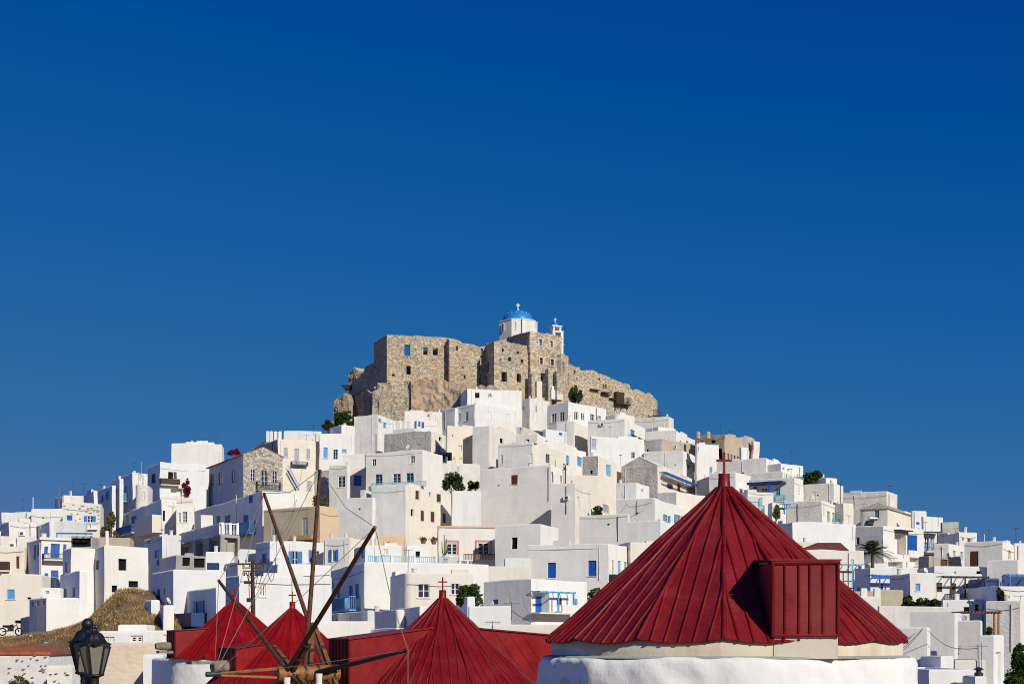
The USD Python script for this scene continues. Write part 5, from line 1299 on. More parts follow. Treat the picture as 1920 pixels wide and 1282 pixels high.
h = H('long white wall below the dark hedge', 1645, 1648, 1790, 1136, 1190, th=2, Y=132, mat='limewash_aged', name='terrace_wall', cat='wall', dep=4)
h = H('big blank white house in the lower right with a bright right edge', 1706, 1793, 1799, 1144, 1240, '', th=66, Y=116, soft=.2)
H('second blank white house right of the big blank one', 1796, 1838, 1842, 1162, 1250, '1841 1172 1843 1186 k', th=62, Y=112)
H('narrow tall white house with a shallow loggia in the lower right', 1838, 1863, 1882, 1190, 1300, '1867 1222 1876 1285 n', th=50, Y=98)
h = H('white house wall directly right of the big red windmill roof', 1678, 1738, 1744, 1175, 1300, '', th=64, Y=88, mat='limewash')
H('low white house with a chimney pot at the bottom right', 1740, 1742, 1826, 1254, 1300, '1814 1266 1821 1280 k', th=4, Y=80)
H('white stair hood on the low white house at the bottom right', 1760, 1764, 1788, 1229, 1262, th=20, Y=86, dep=2)
H('cream flat roof wall behind the stair hood at the bottom right', 1786, 1790, 1848, 1236, 1275, th=4, Y=92, mat='limewash_cream')
h = H('small white chimney base with a metal chimney pot at the bottom right', 1826, 1828, 1850, 1266, 1300, '', th=8, Y=78, dep=1.5, name='plinth', cat='plinth')  # base of a chimney, carrying the chimney pot
c = P(1835, 1266, 78.6)
part(h.path, 'metal_pot', MB().lathe(c, [(.0, -.3), (.22, -.3), (.24, .15), (.14, .2), (.14, .3), (.30, .36), (.02, .5), (0, .5)], 14), 'iron_dark', smooth=30)
plant('corner_tree', 'big dark tree filling the bottom right corner', 'tree', 1882, 1200, 1960, 1300, 74, 'leaf_dark', 2600, .13, lobes=9)
plant('corner_shrub', 'sunlit pale green shrub in the bottom left corner', 'shrub', 8, 1262, 60, 1300, 60, 'leaf_olive', 500, .10, bite=.9)
plant('slope_tree', 'yellow-green leaning tree in the shaded gap left of the blue balconies', 'tree', 190, 956, 222, 1004, 198, 'leaf_olive', 800, .22)
plant('castle_tree', 'round dark evergreen below the castle rocks on the left skyline', 'tree', 618, 766, 661, 802, 296, 'leaf_dark', 1400, .35, lobes=8)
plant('castle_tree', 'smaller dark evergreen at the left foot of the round one', 'tree', 603, 784, 628, 803, 294, 'leaf_dark', 700, .3)
plant('ivy', 'green ivy climbing the castle wall right of the gate', 'ivy', 1066, 714, 1083, 748, 318, 'leaf_mid', 700, .28, lobes=8)
plant('ivy', 'low green ivy hanging at the foot of the castle stair wall', 'ivy', 1076, 730, 1092, 750, 317, 'leaf_mid', 400, .28, lobes=6)
plant('wall_plant', 'thin green bush behind the stair wall beside the arches', 'shrub', 1868, 1100, 1884, 1126, 133, 'leaf_dark', 300, .15)
plant('pot_plant', 'pale flowering plant under the wooden pergola at right', 'shrub', 1850, 1172, 1862, 1190, 110, 'leaf_mid', 260, .10)

# wooden pergola on the narrow house
t = thing('timber_pergola', 'red-brown timber pergola on two posts above the narrow white house', 'pergola', P(1868, 1190, 106))
Yp = 106
part(t, 'beam', MB().box(P(1803, 1150, Yp), P(1879, 1150, Yp) - P(1803, 1150, Yp), [0, .14, 0], [0, 0, .12]), 'wood_orange')
part(t, 'beam', MB().box(P(1806, 1150, Yp + 2), P(1879, 1150, Yp + 2) - P(1806, 1150, Yp + 2), [0, .14, 0], [0, 0, .12]), 'wood_orange')
q = MB()
for x in np.linspace(1806, 1876, 12):
    q.box(P(x, 1149.5, Yp - .3) + [0, 0, .1], [.06, 0, 0], [0, 2.8, 0], [0, 0, .08])
part(t, 'rafters', q, 'wood_orange', kind='stuff')
for x, y in ((1863, Yp), (1871, Yp)):
    part(t, 'post', MB().box(P(x, 1190, y), [.13, 0, 0], [0, .13, 0], [0, 0, 1.62]), 'wood_orange')
# palm tree
def palm(x, y0, y1, Y):
    c = P(x, y0, Y); crown = P(x, (y0 * .45 + y1 * .55), Y)
    t = thing('palm_tree', 'palm tree in front of the three-storey white house', 'palm', c)
    part(t, 'trunk', MB().tube([c - [0, 0, 1.5], (c + crown) / 2, crown], [.22, .2, .18], 10), 'bark')
    rng = np.random.default_rng(8); v, f = [], []
    for i in range(58):
        az, el, Ln = rng.uniform(0, 6.28), rng.uniform(-.25, 1.35), rng.uniform(1.9, 2.8)
        d = np.array([math.cos(az) * math.cos(el), math.sin(az) * math.cos(el), math.sin(el)]); side = np.cross(d, [0, 0, 1.0]); side /= np.linalg.norm(side)
        for k in range(26):
            s = (k + 2) / 28; o = crown + d * Ln * s + np.array([0, 0, -.55 * Ln * s * s * .8])
            w = .55 * math.sin(math.pi * min(1, s * .85 + .12)) + .05
            for sg in (-1, 1):
                tip = o + side * sg * w + d * .28 + [0, 0, -.12]; n = len(v)
                v += [o - d * .03, o + d * .03, tip]; f.append([n, n + 1, n + 2])
    part(t, 'fronds', (np.array(v), np.array(f)), 'leaf_palm')
palm(1636, 1066, 1010, 168)
H('dark timber pergola wall with white posts under the palm', 1600, 1602, 1660, 1054, 1075, '', th=6, Y=170, mat='limewash', dep=2, name='terrace_wall', cat='wall')

# ------------------------------------------------------------------ things on roofs and walls
def mast(label, x, y0, y1, Y, kind='mast', r=.035, m='iron_dark', bars=0, name=None):
    a, b = P(x, y1, Y), P(x, y0, Y)
    t = thing(name or ('antenna' if bars else 'mast'), label, 'antenna' if bars else 'mast', a)
    part(t, 'pole', MB().tube([a - [0, 0, .5], b], r, 6), m)
    if bars:
        q = MB(); q.tube([b + [-.6, 0, -.12], b + [.6, .1, -.12]], .018, 5)
        for i in range(bars):
            x_ = -.55 + 1.1 * i / max(1, bars - 1); q.tube([b + [x_, -.28, -.12], b + [x_, .28, -.12]], .014, 4)
        part(t, 'boom', q, m)
mast('white flagpole on the low block at the far left', 62, 932, 956, 203, r=.06, m='paint_white')
mast('metal stovepipe with a dark cap behind the cream roof room', 110, 913, 944, 211, r=.17, m='steel')
mast('thin tall pole on the white ridge house', 265, 866, 890, 232, r=.05, m='paint_grey')
mast('thin dark post on the roof of the large white house', 705, 813, 848, 246, r=.07, m='iron_dark')
mast('tall antenna between the church dome and the bell tower', 1005, 588, 612, 330, r=.06, bars=3)
mast('antenna on the chapel ruin', 1351, 793, 816, 274, r=.03, bars=4)
mast('antenna beside the hipped grey roof', 1620, 943, 966, 214, r=.03, bars=5)
mast('white post on the pale house at far right', 1846, 1001, 1016, 174, r=.05, m='paint_white')
mast('antenna in front of the blue porch house', 959, 1128, 1150, 106, r=.02, bars=6)
mast('antenna mast with crossbar at the lower right', 1834, 1207, 1238, 92, r=.04, bars=4, m='steel')
mast('thin mast right of the crossbar antenna at lower right', 1840, 1203, 1240, 92, r=.018)
mast('antenna on the white roof terrace at far right', 1914, 1115, 1140, 128, r=.02, bars=5)
mast('thin pole on the rounded cream house terrace', 1041, 862, 875, 250, r=.04)
mast('rooftop antenna above the hill skyline far left', 157, 905, 932, 226, r=.025, bars=4)
mast('antenna on the skyline house beside the dark evergreens', 588, 795, 812, 272, r=.03, bars=4)
mast('antenna with a flat reflector on the right skyline house', 1759, 966, 980, 213, r=.03, bars=5)
def dish(label, x, y, Y, r=.35, az=.6, back=False):
    c = P(x, y, Y); t = thing('satellite_dish', label, 'satellite dish', c)
    d = np.array([math.sin(az), -math.cos(az), .5]); d /= np.linalg.norm(d)
    e1 = np.cross(d, [0, 0, 1.0]); e1 /= np.linalg.norm(e1); e2 = np.cross(e1, d)
    v, f = [c], []
    for i, rr in enumerate((.33, .66, 1.0)):
        for k in range(16):
            a = k * math.pi / 8; v.append(c + r * rr * (math.cos(a) * e1 + math.sin(a) * e2) + d * r * .28 * rr * rr)
    f += [[0, 1 + k, 1 + (k + 1) % 16] for k in range(16)]
    for i in range(2):
        for k in range(16):
            a, b = 1 + i * 16 + k, 1 + i * 16 + (k + 1) % 16; f += [[a, a + 16, b + 16], [a, b + 16, b]]
    part(t, 'reflector', (np.array(v), np.array(f)), 'paint_white', smooth=True)
    part(t, 'arm', MB().tube([c - e2 * r * .8, c + d * r * 1.1], .02, 5).tube([c, c - [0, 0, r * 1.8]], .035, 6), 'iron_dark')
dish('white satellite dish on the narrow white wall by the bank', 315, 1126, 96.5, .24, 1.3)
dish('satellite dish on the long white hedge wall', 1735, 1069, 150, .3)
dish('satellite dish on the porch roof wall right of centre', 975, 806, 266, .5, -.9)
dish('satellite dish on the roof left of the laundry', 766, 838, 246, .45, -.5)
dish('satellite dish beside the timber pergola', 1806, 1160, 120, .35, -.6)
dish('satellite dish standing on the cream terrace wall', 859, 873, 250, .5, 1.2)
# solar boiler
c = P(1633, 974, 200); t = thing('solar_heater', 'silver solar boiler with its tilted panel on the right flank roof', 'solar heater', c)
part(t, 'boiler', MB().tube([c + [-.3, 0, .2], c + [.9, .3, .2]], .32, 12), 'steel', smooth=40); part(t, 'panel', MB().box(c + [-1.2, -.9, -.9], [1.3, .3, 0], [.5, .9, .75], [-.02, -.04, .06]), 'glass_pane')
# loudspeaker lamp post on the great wall
c = P(1060.5, 903, 220); t = thing('horn_post', 'dark post with a double horn lamp above the stained white house', 'lamp post', c)
part(t, 'post', MB().tube([c - [0, 0, 1], P(1060.5, 871, 220)], .09, 8), 'iron_dark'); e = P(1060.5, 870, 220)
part(t, 'lamp_head', MB().tube([e + [-.38, 0, 0], e + [-.1, 0, -.06]], [.16, .07], 8).tube([e + [.38, 0, 0], e + [.1, 0, -.06]], [.16, .07], 8), 'iron_black')
# laundry
Yl = 262; a, b = P(812, 847, Yl), P(846, 848, Yl - 4)
t = thing('washing_line', 'line of dark navy and black laundry beside the tall cream house', 'laundry', (a + b) / 2)
part(t, 'line', MB().tube([a, (a + b) / 2 - [0, 0, .1], b], .02, 4), 'wire_black')
rng = np.random.default_rng(2)
for i in range(8):
    s = (i + .3) / 8; o = a + (b - a) * s; w, hh = rng.uniform(.3, .6), rng.uniform(.6, 1.9) if i > 3 else rng.uniform(.4, .9)
    mb = MB(); n = 5
    v = [o + [w * k / n, .08 * math.sin(k * 2 + i), -hh * j / 4 - .04] for j in range(5) for k in range(n + 1)]
    mb.add(v, [[j * (n + 1) + k, j * (n + 1) + k + 1, (j + 1) * (n + 1) + k + 1, (j + 1) * (n + 1) + k] for j in range(4) for k in range(n)])
    part(t, 'cloth', mb, ('cloth_navy', 'cloth_black')[i % 3 == 0])
def chair(label, x, y, Y):
    c = P(x, y, Y); t = thing('garden_chair', label, 'chair', c, )
    part(t, 'seat', MB().cbox(c + [0, 0, .4], (.5, .5, .05)), 'plastic_yellow'); part(t, 'backrest', MB().box(c + [-.25, .25, .45], [.5, 0, 0], [0, .15, .5], [0, .04, 0]), 'plastic_yellow')
    for sx in (-.22, .22):
        for sy in (-.22, .22):
            part(t, 'leg', MB().cbox(c + [sx, sy, -.2], (.04, .04, .6)), 'plastic_yellow')
chair('left yellow plastic chair on the cream terrace by the laundry', 851, 865, 253.5)
chair('right yellow plastic chair on the cream terrace by the laundry', 864, 865, 253.5)
# motorcycle on the bank
c = P(20, 1191, 108); t = thing('motorcycle', 'dark motorcycle parked at the foot of the pale cream house', 'motorcycle', c)
for dx in (-.62, .62):
    w = MB(); ang = np.linspace(0, 2 * math.pi, 17); w.tube([c + [dx + .27 * math.cos(a), 0, .3 + .27 * math.sin(a)] for a in ang], .05, 6, cap=False); part(t, 'wheel', w, 'wire_black')
part(t, 'frame', MB().tube([c + [-.62, 0, .3], c + [0, 0, .4], c + [.45, 0, .85], c + [.62, 0, .3]], .05, 6).cbox(c + [0, 0, .33], (.4, .22, .35)), 'iron_dark')
part(t, 'seat', MB().tube([c + [-.6, 0, .72], c + [-.1, 0, .68], c + [.2, 0, .75]], [.08, .12, .13], 8), 'iron_black'); part(t, 'handlebar', MB().tube([c + [.42, -.33, 1.0], c + [.47, 0, .95], c + [.42, .33, 1.0]], .025, 6), 'iron_dark')
# ------------------------------------------------------------------ windmills
def quiver(p, a):
    return (meshkit.noise(np.asarray(p) * 2.3, 61) - .5) * a + (meshkit.noise(np.asarray(p) * 6.0, 63) - .5) * a * .35


def cap(t, C, R, Hc, N=14, per=6, panel='cap_red_dusty', seam='cap_red_seam', twist=0.0, rs=.021):
    """A conical sheet-metal cap: N flat gores of parallel sheets, each sheet and each seam its own piece. C: the apex."""
    Ls = math.hypot(R, Hc); ta = math.tan(math.pi / N); ws = 2 * R * ta / per * .985
    t0 = .035 * Ls
    for g in range(N):
        a = twist + 2 * math.pi * g / N
        s = np.array([math.cos(a) * R, math.sin(a) * R, -Hc]) / Ls; w = np.array([-math.sin(a), math.cos(a), 0]); n = np.cross(w, s); n = n if n[2] > 0 else -n
        def pt(tt, ww, off=0.0):
            p = C + s * tt + w * ww; return p + n * (off + quiver(p, .045))
        tmax = lambda x: Ls * math.sqrt(max(0, 1 - (x / R) ** 2))
        tmin = lambda x: max(t0, abs(x) * Ls / (R * ta))
        ed = [(k - per / 2) * ws for k in range(per + 1)]; ed[0] = -R * math.sin(math.atan(ta)); ed[-1] = -ed[0]
        for k in range(per):
            wa, wb = ed[k], ed[k + 1]
            ta_, tb_ = min(tmin(wa), tmax(wa) - .01), min(tmin(wb), tmax(wb) - .01)
            q, M = MB(), 6
            row = []
            for i in range(M + 1):
                fr = i / M
                row.append([pt(ta_ + (tmax(wa) - ta_) * fr, wa), pt((ta_ + tb_) / 2 + (tmax((wa + wb) / 2) - (ta_ + tb_) / 2) * fr, (wa + wb) / 2, -.004), pt(tb_ + (tmax(wb) - tb_) * fr, wb)])
            for i in range(M):
                for j in range(2):
                    q.quad(row[i][j], row[i + 1][j], row[i + 1][j + 1], row[i][j + 1])
            e = row[M]; dn = -n * .022
            q.quad(e[0], e[0] + dn, e[1] + dn, e[1]); q.quad(e[1], e[1] + dn, e[2] + dn, e[2]); q.quad(row[0][0] + dn, e[0] + dn, e[2] + dn, row[0][2] + dn)
            part(t, 'panel', q, panel, smooth=30)
        for k in range(1, per):
            x = ed[k]; a_, b_ = tmin(x), tmax(x) + .012
            if b_ - a_ < .08:
                continue
            tt = np.linspace(a_ + .01, b_, 7)
            part(t, 'seam', MB().tube([pt(v, x, .007) for v in tt], rs, 6), seam, smooth=60)
        x = ed[-1]
        tt = np.linspace(t0, tmax(x) + .01, 9)
        part(t, 'ridge_seam', MB().tube([pt(v, v * R * ta / Ls, .006) for v in tt], np.linspace(2 * rs, 1.4 * rs, 9), 6), seam, smooth=60)
    col = C + [0, 0, -.12 * Hc / 2.4]
    part(t, 'collar', MB().lathe(col, [(.16, -.06), (.095, .06), (.09, .20), (.09, .27), (0, .28)], 18), seam, smooth=30)
    part(t, 'cross', MB().cbox(col + [0, 0, .27], (.035, .03, .33)).cbox(col + [0, 0, .46], (.24, .029, .034)), seam)
    part(t, 'soffit', MB().lathe(C, [(0, -Hc * .9), (R * .97, -Hc + .03)], 48), 'wood_dark')


def drum(t, C, prof, mat='mill_wash', name='drum', n=110, amp=.05, a0=0, a1=2 * math.pi, zamp=.05):
    p = [prof[0]]
    for (r0, z0), (r1, z1) in zip(prof[:-1], prof[1:]):
        m = max(1, int(abs(z1 - z0) / .11))
        p += [(r0 + (r1 - r0) * i / m, z0 + (z1 - z0) * i / m) for i in range(1, m + 1)]
    v, f = MB().lathe(C, p, n, a0, a1).arrays()
    d = v - C; d[:, 2] = 0; rr = np.linalg.norm(d, axis=1, keepdims=True); d /= np.maximum(rr, .01)
    h = (meshkit.fbm(v * 1.9, 4, 5) - .5) * 1.5 + (np.abs(meshkit.noise(v * 2.7, 8) - .5) - .22) * .7 + (meshkit.noise(v * 6.1, 18) - .5) * .16
    v = v + d * (h * amp)[:, None] + np.array([0, 0, 1]) * ((meshkit.noise(v * [1.3, 1.3, .2], 77) - .5) * zamp)[:, None]
    part(t, name, (v, f), mat, smooth=50)


def box_dormer(t, C, axis, d0, d1, width, z0, z1, z1in, panel, seam, nend=5, nside=8, slant=0.0, name='dormer'):
    """The boarded housing of the axle: standing from the cap along axis, with sheets and seams on its end and sides."""
    ax = np.array([*axis, 0.0]); ax /= np.linalg.norm(ax); sd = np.array([-ax[1], ax[0], 0.0])
    c = np.array([C[0], C[1], 0.0])
    P_ = lambda d, s, z: c + ax * d + sd * s + Z3 * z
    zt = lambda d: z1in + (z1 - z1in) * (d - d0) / (d1 - d0)
    hw = width / 2
    root = part(t, name, MB().quad(P_(d0, -hw, z0), P_(d1, -hw, z0), P_(d1, hw, z0), P_(d0, hw, z0)), 'wood_dark')
    root_up = t
    for i in range(nend):
        s0, s1 = -hw + width * i / nend, -hw + width * (i + 1) / nend
        part(root, 'panel', MB().quad(P_(d1, s0, z0), P_(d1, s1, z0), P_(d1, s1, zt(d1)), P_(d1, s0, zt(d1))), panel)
    for i in range(nend + 1):
        s0 = -hw + width * i / nend
        part(root, 'seam', MB().tube([P_(d1 + .006, s0, z0 - .01), P_(d1 + .006, s0, zt(d1) + .01)], .016, 6), seam)
    for sg in (-1, 1):
        for i in range(nside):
            a, b = d0 + (d1 - d0) * i / nside, d0 + (d1 - d0) * (i + 1) / nside
            part(root, 'panel', MB().quad(P_(a, sg * hw, z0), P_(b, sg * hw, z0), P_(b, sg * hw, zt(b)), P_(a, sg * hw, zt(a))), panel)
            if slant:
                g_ = (z1 - z1in) / (d1 - d0); dt = (zt(b) - z0) / (1 / slant + g_); dt = max(.05, min(dt, b - d0)); part(root, 'seam', MB().tube([P_(b, sg * (hw + .004), z0), P_(b - dt, sg * (hw + .004), z0 + dt / slant)], .012, 5), seam)
    part(root, 'lid', MB().box(P_(d0, -hw - .05, z1in), ax * (d1 - d0 + .04) + Z3 * (z1 - z1in), sd * (width + .1), Z3 * .035), seam)
    part(root, 'edge', MB().tube([P_(d1, hw, z0), P_(d1, hw, z1)], .022, 6).tube([P_(d1, -hw, z0), P_(d1, -hw, z1)], .022, 6), seam)
    return lambda d, s, z: P_(d, s, z)


GROUND = -5.2
# the nearest mill
m4 = thing('windmill', 'largest windmill in front, white drum with a dusty red ribbed cone roof and red dormer', 'windmill', (3.28, 22.0, GROUND))
C4 = np.array([3.28, 22.0, (HY - 906) / F * 22.0])
cap(m4, C4, 2.73, C4[2] - .005, 14, 6, twist=math.radians(-90 - 8.5 + 12.86))
drum(m4, np.array([3.28, 22.0, 0]), [(2.60, .10), (2.67, -.02), (2.67, -.24)], 'mill_band', 'plaster_band', amp=.012)
drum(m4, np.array([3.28, 22.0, 0]), [(2.60, -.20), (2.74, -.20), (2.82, -.225), (2.865, -.30), (2.89, -.8), (2.95, -2.5), (3.05, GROUND)], amp=.13, n=260, zamp=.035)
part(m4, 'ledge', MB().lathe([3.28, 22.0, 0], [(2.62, -.170), (2.76, -.190), (2.80, -.212), (2.6, -.24)], 90), 'concrete', smooth=40)
# dormer of the nearest mill
xl, xr, yf, yb_, z0, z1 = 3.54, 4.42, 19.30, 22.0, .105, 1.085
root = part(m4, 'dormer', MB().quad([xl, yf, z0], [xr, yf, z0], [xr, yb_, z0], [xl, yb_, z0]), 'wood_dark')
xs_ = [xl, 3.70, 3.89, 4.04, 4.22, xr]
for a, b in zip(xs_[:-1], xs_[1:]):
    part(root, 'panel', MB().box([a, yf, z0], [b - a - .004, 0, 0], [0, .02, 0], [0, 0, z1 - z0]), 'cap_red_dusty')
for i, x in enumerate(xs_):
    part(root, 'seam', MB().tube([[x, yf - .006, z0 - .02], [x + .003, yf - .006, (z0 + z1) / 2], [x, yf - .006, z1 + .02]], .019 if 0 < i < 5 else .026, 6), 'cap_red_seam', smooth=60)
part(root, 'rim', MB().tube([[xl - .02, yf - .01, z1], [xr + .03, yf - .01, z1 + .01]], .026, 6), 'cap_red_seam')
part(root, 'rim', MB().tube([[xl, yf - .01, z0], [xr, yf - .01, z0]], .02, 6), 'cap_red_seam')
for x in (xl, xr):
    for a, b in zip(np.linspace(yf + .02, yb_, 5)[:-1], np.linspace(yf + .02, yb_, 5)[1:]):
        part(root, 'panel', MB().box([x - .01, a, z0], [.02, 0, 0], [0, b - a, 0], [0, 0, z1 - z0]), 'cap_red_dusty')
part(root, 'lid', MB().box([xl - .04, yf + .02, z1 + .035], [xr - xl + .10, 0, 0], [0, 2.2, .10], [0, 0, .02]), 'cap_red_seam')
part(root, 'batten', MB().box([xl + .02, yf + .5, z1 + .01], [.34, 0, 0], [0, .9, .04], [0, 0, .03]), 'wood_raw')
part(m4, 'plaster_block', MB().box([xl + .02, yf + .03, -.215], [xr - xl - .01, 0, 0], [0, 1.2, 0], [0, 0, .318]), 'mill_band')

# the middle mill with its sails
A3 = np.array([-.87, -.5]) / np.hypot(.87, .5)
C3 = np.array([-1.755, 36.0, (HY - 1116) / F * 36.0])
m3 = thing('windmill', 'middle windmill with a deep red ribbed cone, red housing and bare wooden sail spars', 'windmill', (-1.755, 36.0, GROUND))
cap(m3, C3, 2.72, C3[2] + 1.42, 14, 6, 'cap_red_mid', 'cap_red_seam', twist=math.radians(-90 + 8))
drum(m3, np.array([C3[0], C3[1], 0]), [(2.6, -1.38), (2.66, -1.45), (2.7, -1.9), (2.9, GROUND)])
pb = box_dormer(m3, C3, A3, .6, 2.82, 1.25, -1.38, .08, .36, 'cap_red', 'cap_red_seam', 6, 7, slant=.8)
box_dormer(m3, C3, -A3, .6, 3.25, 1.25, -1.38, .16, .36, 'cap_red', 'cap_red_seam', 6, 7, slant=.8)
a3 = np.array([*A3, 0]); hub = lambda dd, z=-.73: np.array([C3[0], C3[1], 0]) + a3 * dd + Z3 * z
sh = part(m3, 'axle', MB().tube([hub(2.6), hub(2.9), hub(4.42)], [.2, .21, .19], 14), 'wood_orange', smooth=50)
for dd in (3.0, 3.38, 3.72, 4.05):
    part(sh, 'iron_band', MB().tube([hub(dd), hub(dd + .05)], .222, 14), 'iron_dark')
tips = [(495, 925), (600, 880), (703, 988), (765, 1218), (410, 1088)]
pts3, H0 = [], hub(3.5)
for x, y in tips:
    k = np.array([(x - HX) / F, 1, (HY - y) / F]); pts3.append(k * (H0 @ a3 + (-.46, .10, .60, -.12, .48)[len(pts3)]) / (k @ a3))
sp_off = (-.46, .10, .60, -.12, .48)
extra = [2 * (H0 + a3 * o) - p for p, o in zip(pts3, (-.46, .10, .60, -.12, .48))]
for i, (p, o) in enumerate(zip(pts3 + extra, sp_off * 2)):
    st = H0 + a3 * o; u = p - st; L_ = np.linalg.norm(u); u /= L_; pe = p
    sdv = np.cross(a3, u)
    k = part(m3, 'sail_spar', MB().tube([st - u * .1 + a3 * .12, st * .5 + p * .5 + a3 * .05, pe], [.062, .054, .043], 8), 'wood_pole' if i != 3 else 'wood_dark', smooth=60)  # one spar in darker wood, standing in for its shaded underside
    part(k, 'stock', MB().box(st - u * .3 - sdv * .08 - a3 * .06, u * (L_ * .25 + .3), sdv * .16, a3 * .1), 'wood_plank')
    for s in (.12, .22):
        q = st + (pe - st) * s; part(k, 'lashing', MB().tube([q - u * .04, q + u * .04], .1, 8), 'iron_dark')
tipb = hub(5.95, -.72)
bs = part(m3, 'bowsprit', MB().tube([hub(4.3, -.6), tipb], [.05, .035], 7).tube([hub(3.2, -.88), tipb - Z3 * .03], [.05, .035], 7), 'wood_orange', smooth=60)
part(bs, 'iron_tip', MB().tube([tipb + a3 * .2, tipb - a3 * .15], .06, 8), 'iron_dark')
for i, p in enumerate(pts3):
    part(m3, 'stay_rope', MB().tube([tipb, tipb * .5 + p * .5 - Z3 * .06, p], .008, 4), 'rope')
for a, b in ((4, 0), (0, 1), (1, 2), (2, 3)):
    pa, pb2 = pts3[a], pts3[b]; part(m3, 'rim_rope', MB().tube([pa, pa * .5 + pb2 * .5 - Z3 * .25, pb2], .009, 4), 'rope' if a else 'wire_black')
part(m3, 'rim_rope', MB().tube([pts3[3], pts3[3] - Z3 * 1.2], .008, 4), 'rope')

# the second mill from the left
A2 = np.array([-.82, -.572]); C2 = np.array([-6.95, 45.0, (HY - 1136) / F * 45.0])
m2 = thing('windmill', 'second windmill from the left, bright red smooth cone behind the sail spars', 'windmill', (-6.95, 45.0, GROUND))
cap(m2, C2, 2.72, C2[2] + 1.38, 14, 6, 'cap_red', 'cap_red', twist=.1, rs=.012)
drum(m2, np.array([C2[0], C2[1], 0]), [(2.6, -1.34), (2.66, -1.42), (2.7, -1.9), (2.9, GROUND)])
box_dormer(m2, C2, A2, .6, 2.2, 1.3, -1.4, -.18, .06, 'cap_red', 'cap_red_seam', 5, 6)
a2 = np.array([*A2, 0]); q2 = np.array([C2[0], C2[1], -.72])
part(m2, 'axle', MB().tube([q2 + a2 * 2.0, q2 + a2 * 2.4, q2 + a2 * 2.7], [.21, .2, .17], 12), 'wood_grey', smooth=50)
part(m2, 'board', MB().box(q2 + a2 * 1.9 + [-.5, -.1, .08], a2 * 1.1, [.22, -.16, 0], [0, 0, .09]), 'wood_grey')
# the leftmost mill
A1 = np.array([-.87, -.5]) / np.hypot(.87, .5); C1 = np.array([-11.31, 58.0, (HY - 1122) / F * 58.0])
m1 = thing('windmill', 'leftmost and farthest windmill, bright red cone with a dark ended housing', 'windmill', (-11.31, 58.0, GROUND))
cap(m1, C1, 2.72, C1[2] + .62, 14, 6, 'cap_red', 'cap_red', twist=.2, rs=.012)
drum(m1, np.array([C1[0], C1[1], 0]), [(2.6, -.6), (2.62, -.72), (2.66, -1.4), (2.9, GROUND)])
box_dormer(m1, C1, A1, .6, 2.62, 1.1, -.62, .48, .62, 'cap_red', 'cap_red_seam', 4, 6)
a1 = np.array([*A1, 0]); q1 = np.array([C1[0], C1[1], -.12])
part(m1, 'axle', MB().tube([q1 + a1 * 2.4, q1 + a1 * 3.0, q1 + a1 * 3.25], [.17, .16, .12], 12), 'wood_grey', smooth=50)
part(m1, 'board', MB().box(q1 + a1 * 2.4 + [-.1, -.1, -.28], a1 * .7, [.2, -.3, 0], [0, 0, .1]), 'wood_grey')

# pale pipe posts near the sail hub, bottom of the picture
for i, (x0, x1, y) in enumerate(((532, 544, 1269), (592, 604, 1262))):
    c = P((x0 + x1) / 2, y, 31); r = (x1 - x0) / 2 / F * 31
    t = thing('pipe_post', ('shorter pale metal pipe post in front of the sail axle', 'taller pale metal pipe post in front of the sail axle')[i], 'post', c - [0, 0, 4.0])
    part(t, 'pipe', MB().lathe(c - [0, 0, 4.2], [(r, 0), (r, 4.1), (r * 1.08, 4.11), (r * 1.08, 4.2), (0, 4.2)], 16), 'limewash_grey_and_shade', smooth=30)

# ------------------------------------------------------------------ street lamp with two lanterns
lt = thing('street_lamp', 'black street lamp with two glazed lanterns in the bottom left foreground', 'street lamp', P(168, 1500, 17.4))
def lantern(px, py0, Y, n, a0, lab):
    k = Y / F; c = P(px, py0, Y)                                 # py0: row of the brim
    root = part(lt, 'lantern', MB().lathe(c, [(31.5 * k, -.5 * k), (31.5 * k, 1.5 * k), (24 * k, 5 * k), (19.5 * k, 11 * k), (17 * k, 17 * k), (13 * k, 21.5 * k), (7 * k, 24 * k), (5 * k, 27 * k), (4.5 * k, 30 * k), (6 * k, 32 * k), (5 * k, 35.5 * k), (2 * k, 37.5 * k), (0, 37.8 * k)], n, a0), 'iron_black', label=lab, smooth=35)
    zt_, zb_, rt, rb = -3 * k, -55 * k, 28.5 * k, 15 * k
    part(root, 'rim', MB().lathe(c, [(27 * k, -.6 * k), (29 * k, -.6 * k), (28.6 * k, -4 * k), (26 * k, -4 * k)], n, a0), 'iron_black')
    for i in range(n):
        a, b = a0 + 2 * math.pi * i / n, a0 + 2 * math.pi * (i + 1) / n
        q = lambda ang, r, z: c + [r * math.cos(ang), r * math.sin(ang), z]
        part(root, 'pane', MB().quad(q(a, rb - .004, zb_), q(b, rb - .004, zb_), q(b, rt - .006, zt_), q(a, rt - .006, zt_)), 'lamp_glass')
        part(root, 'glazing_bar', MB().tube([q(a, rb, zb_), q(a, rt, zt_)], .0135, 6), 'iron_black')
    part(root, 'foot', MB().lathe(c, [(0, zb_ + .004), (rb + 2.4 * k, zb_ + .004), (rb + 2.4 * k, zb_ - 3 * k), (9 * k, zb_ - 6 * k), (7 * k, zb_ - 12 * k), (8 * k, zb_ - 16 * k), (6 * k, zb_ - 34 * k), (0, zb_ - 34 * k)], 14), 'iron_black', smooth=40)
    return c + [0, 0, zb_ - 30 * k]
e1 = lantern(177.5, 1208, 16.8, 6, math.radians(-90 - 6), None); e2 = lantern(158.5, 1204, 18.0, 6, math.radians(-90 + 24), None)
c = P(166, 1205, 17.4); k = 17.4 / F
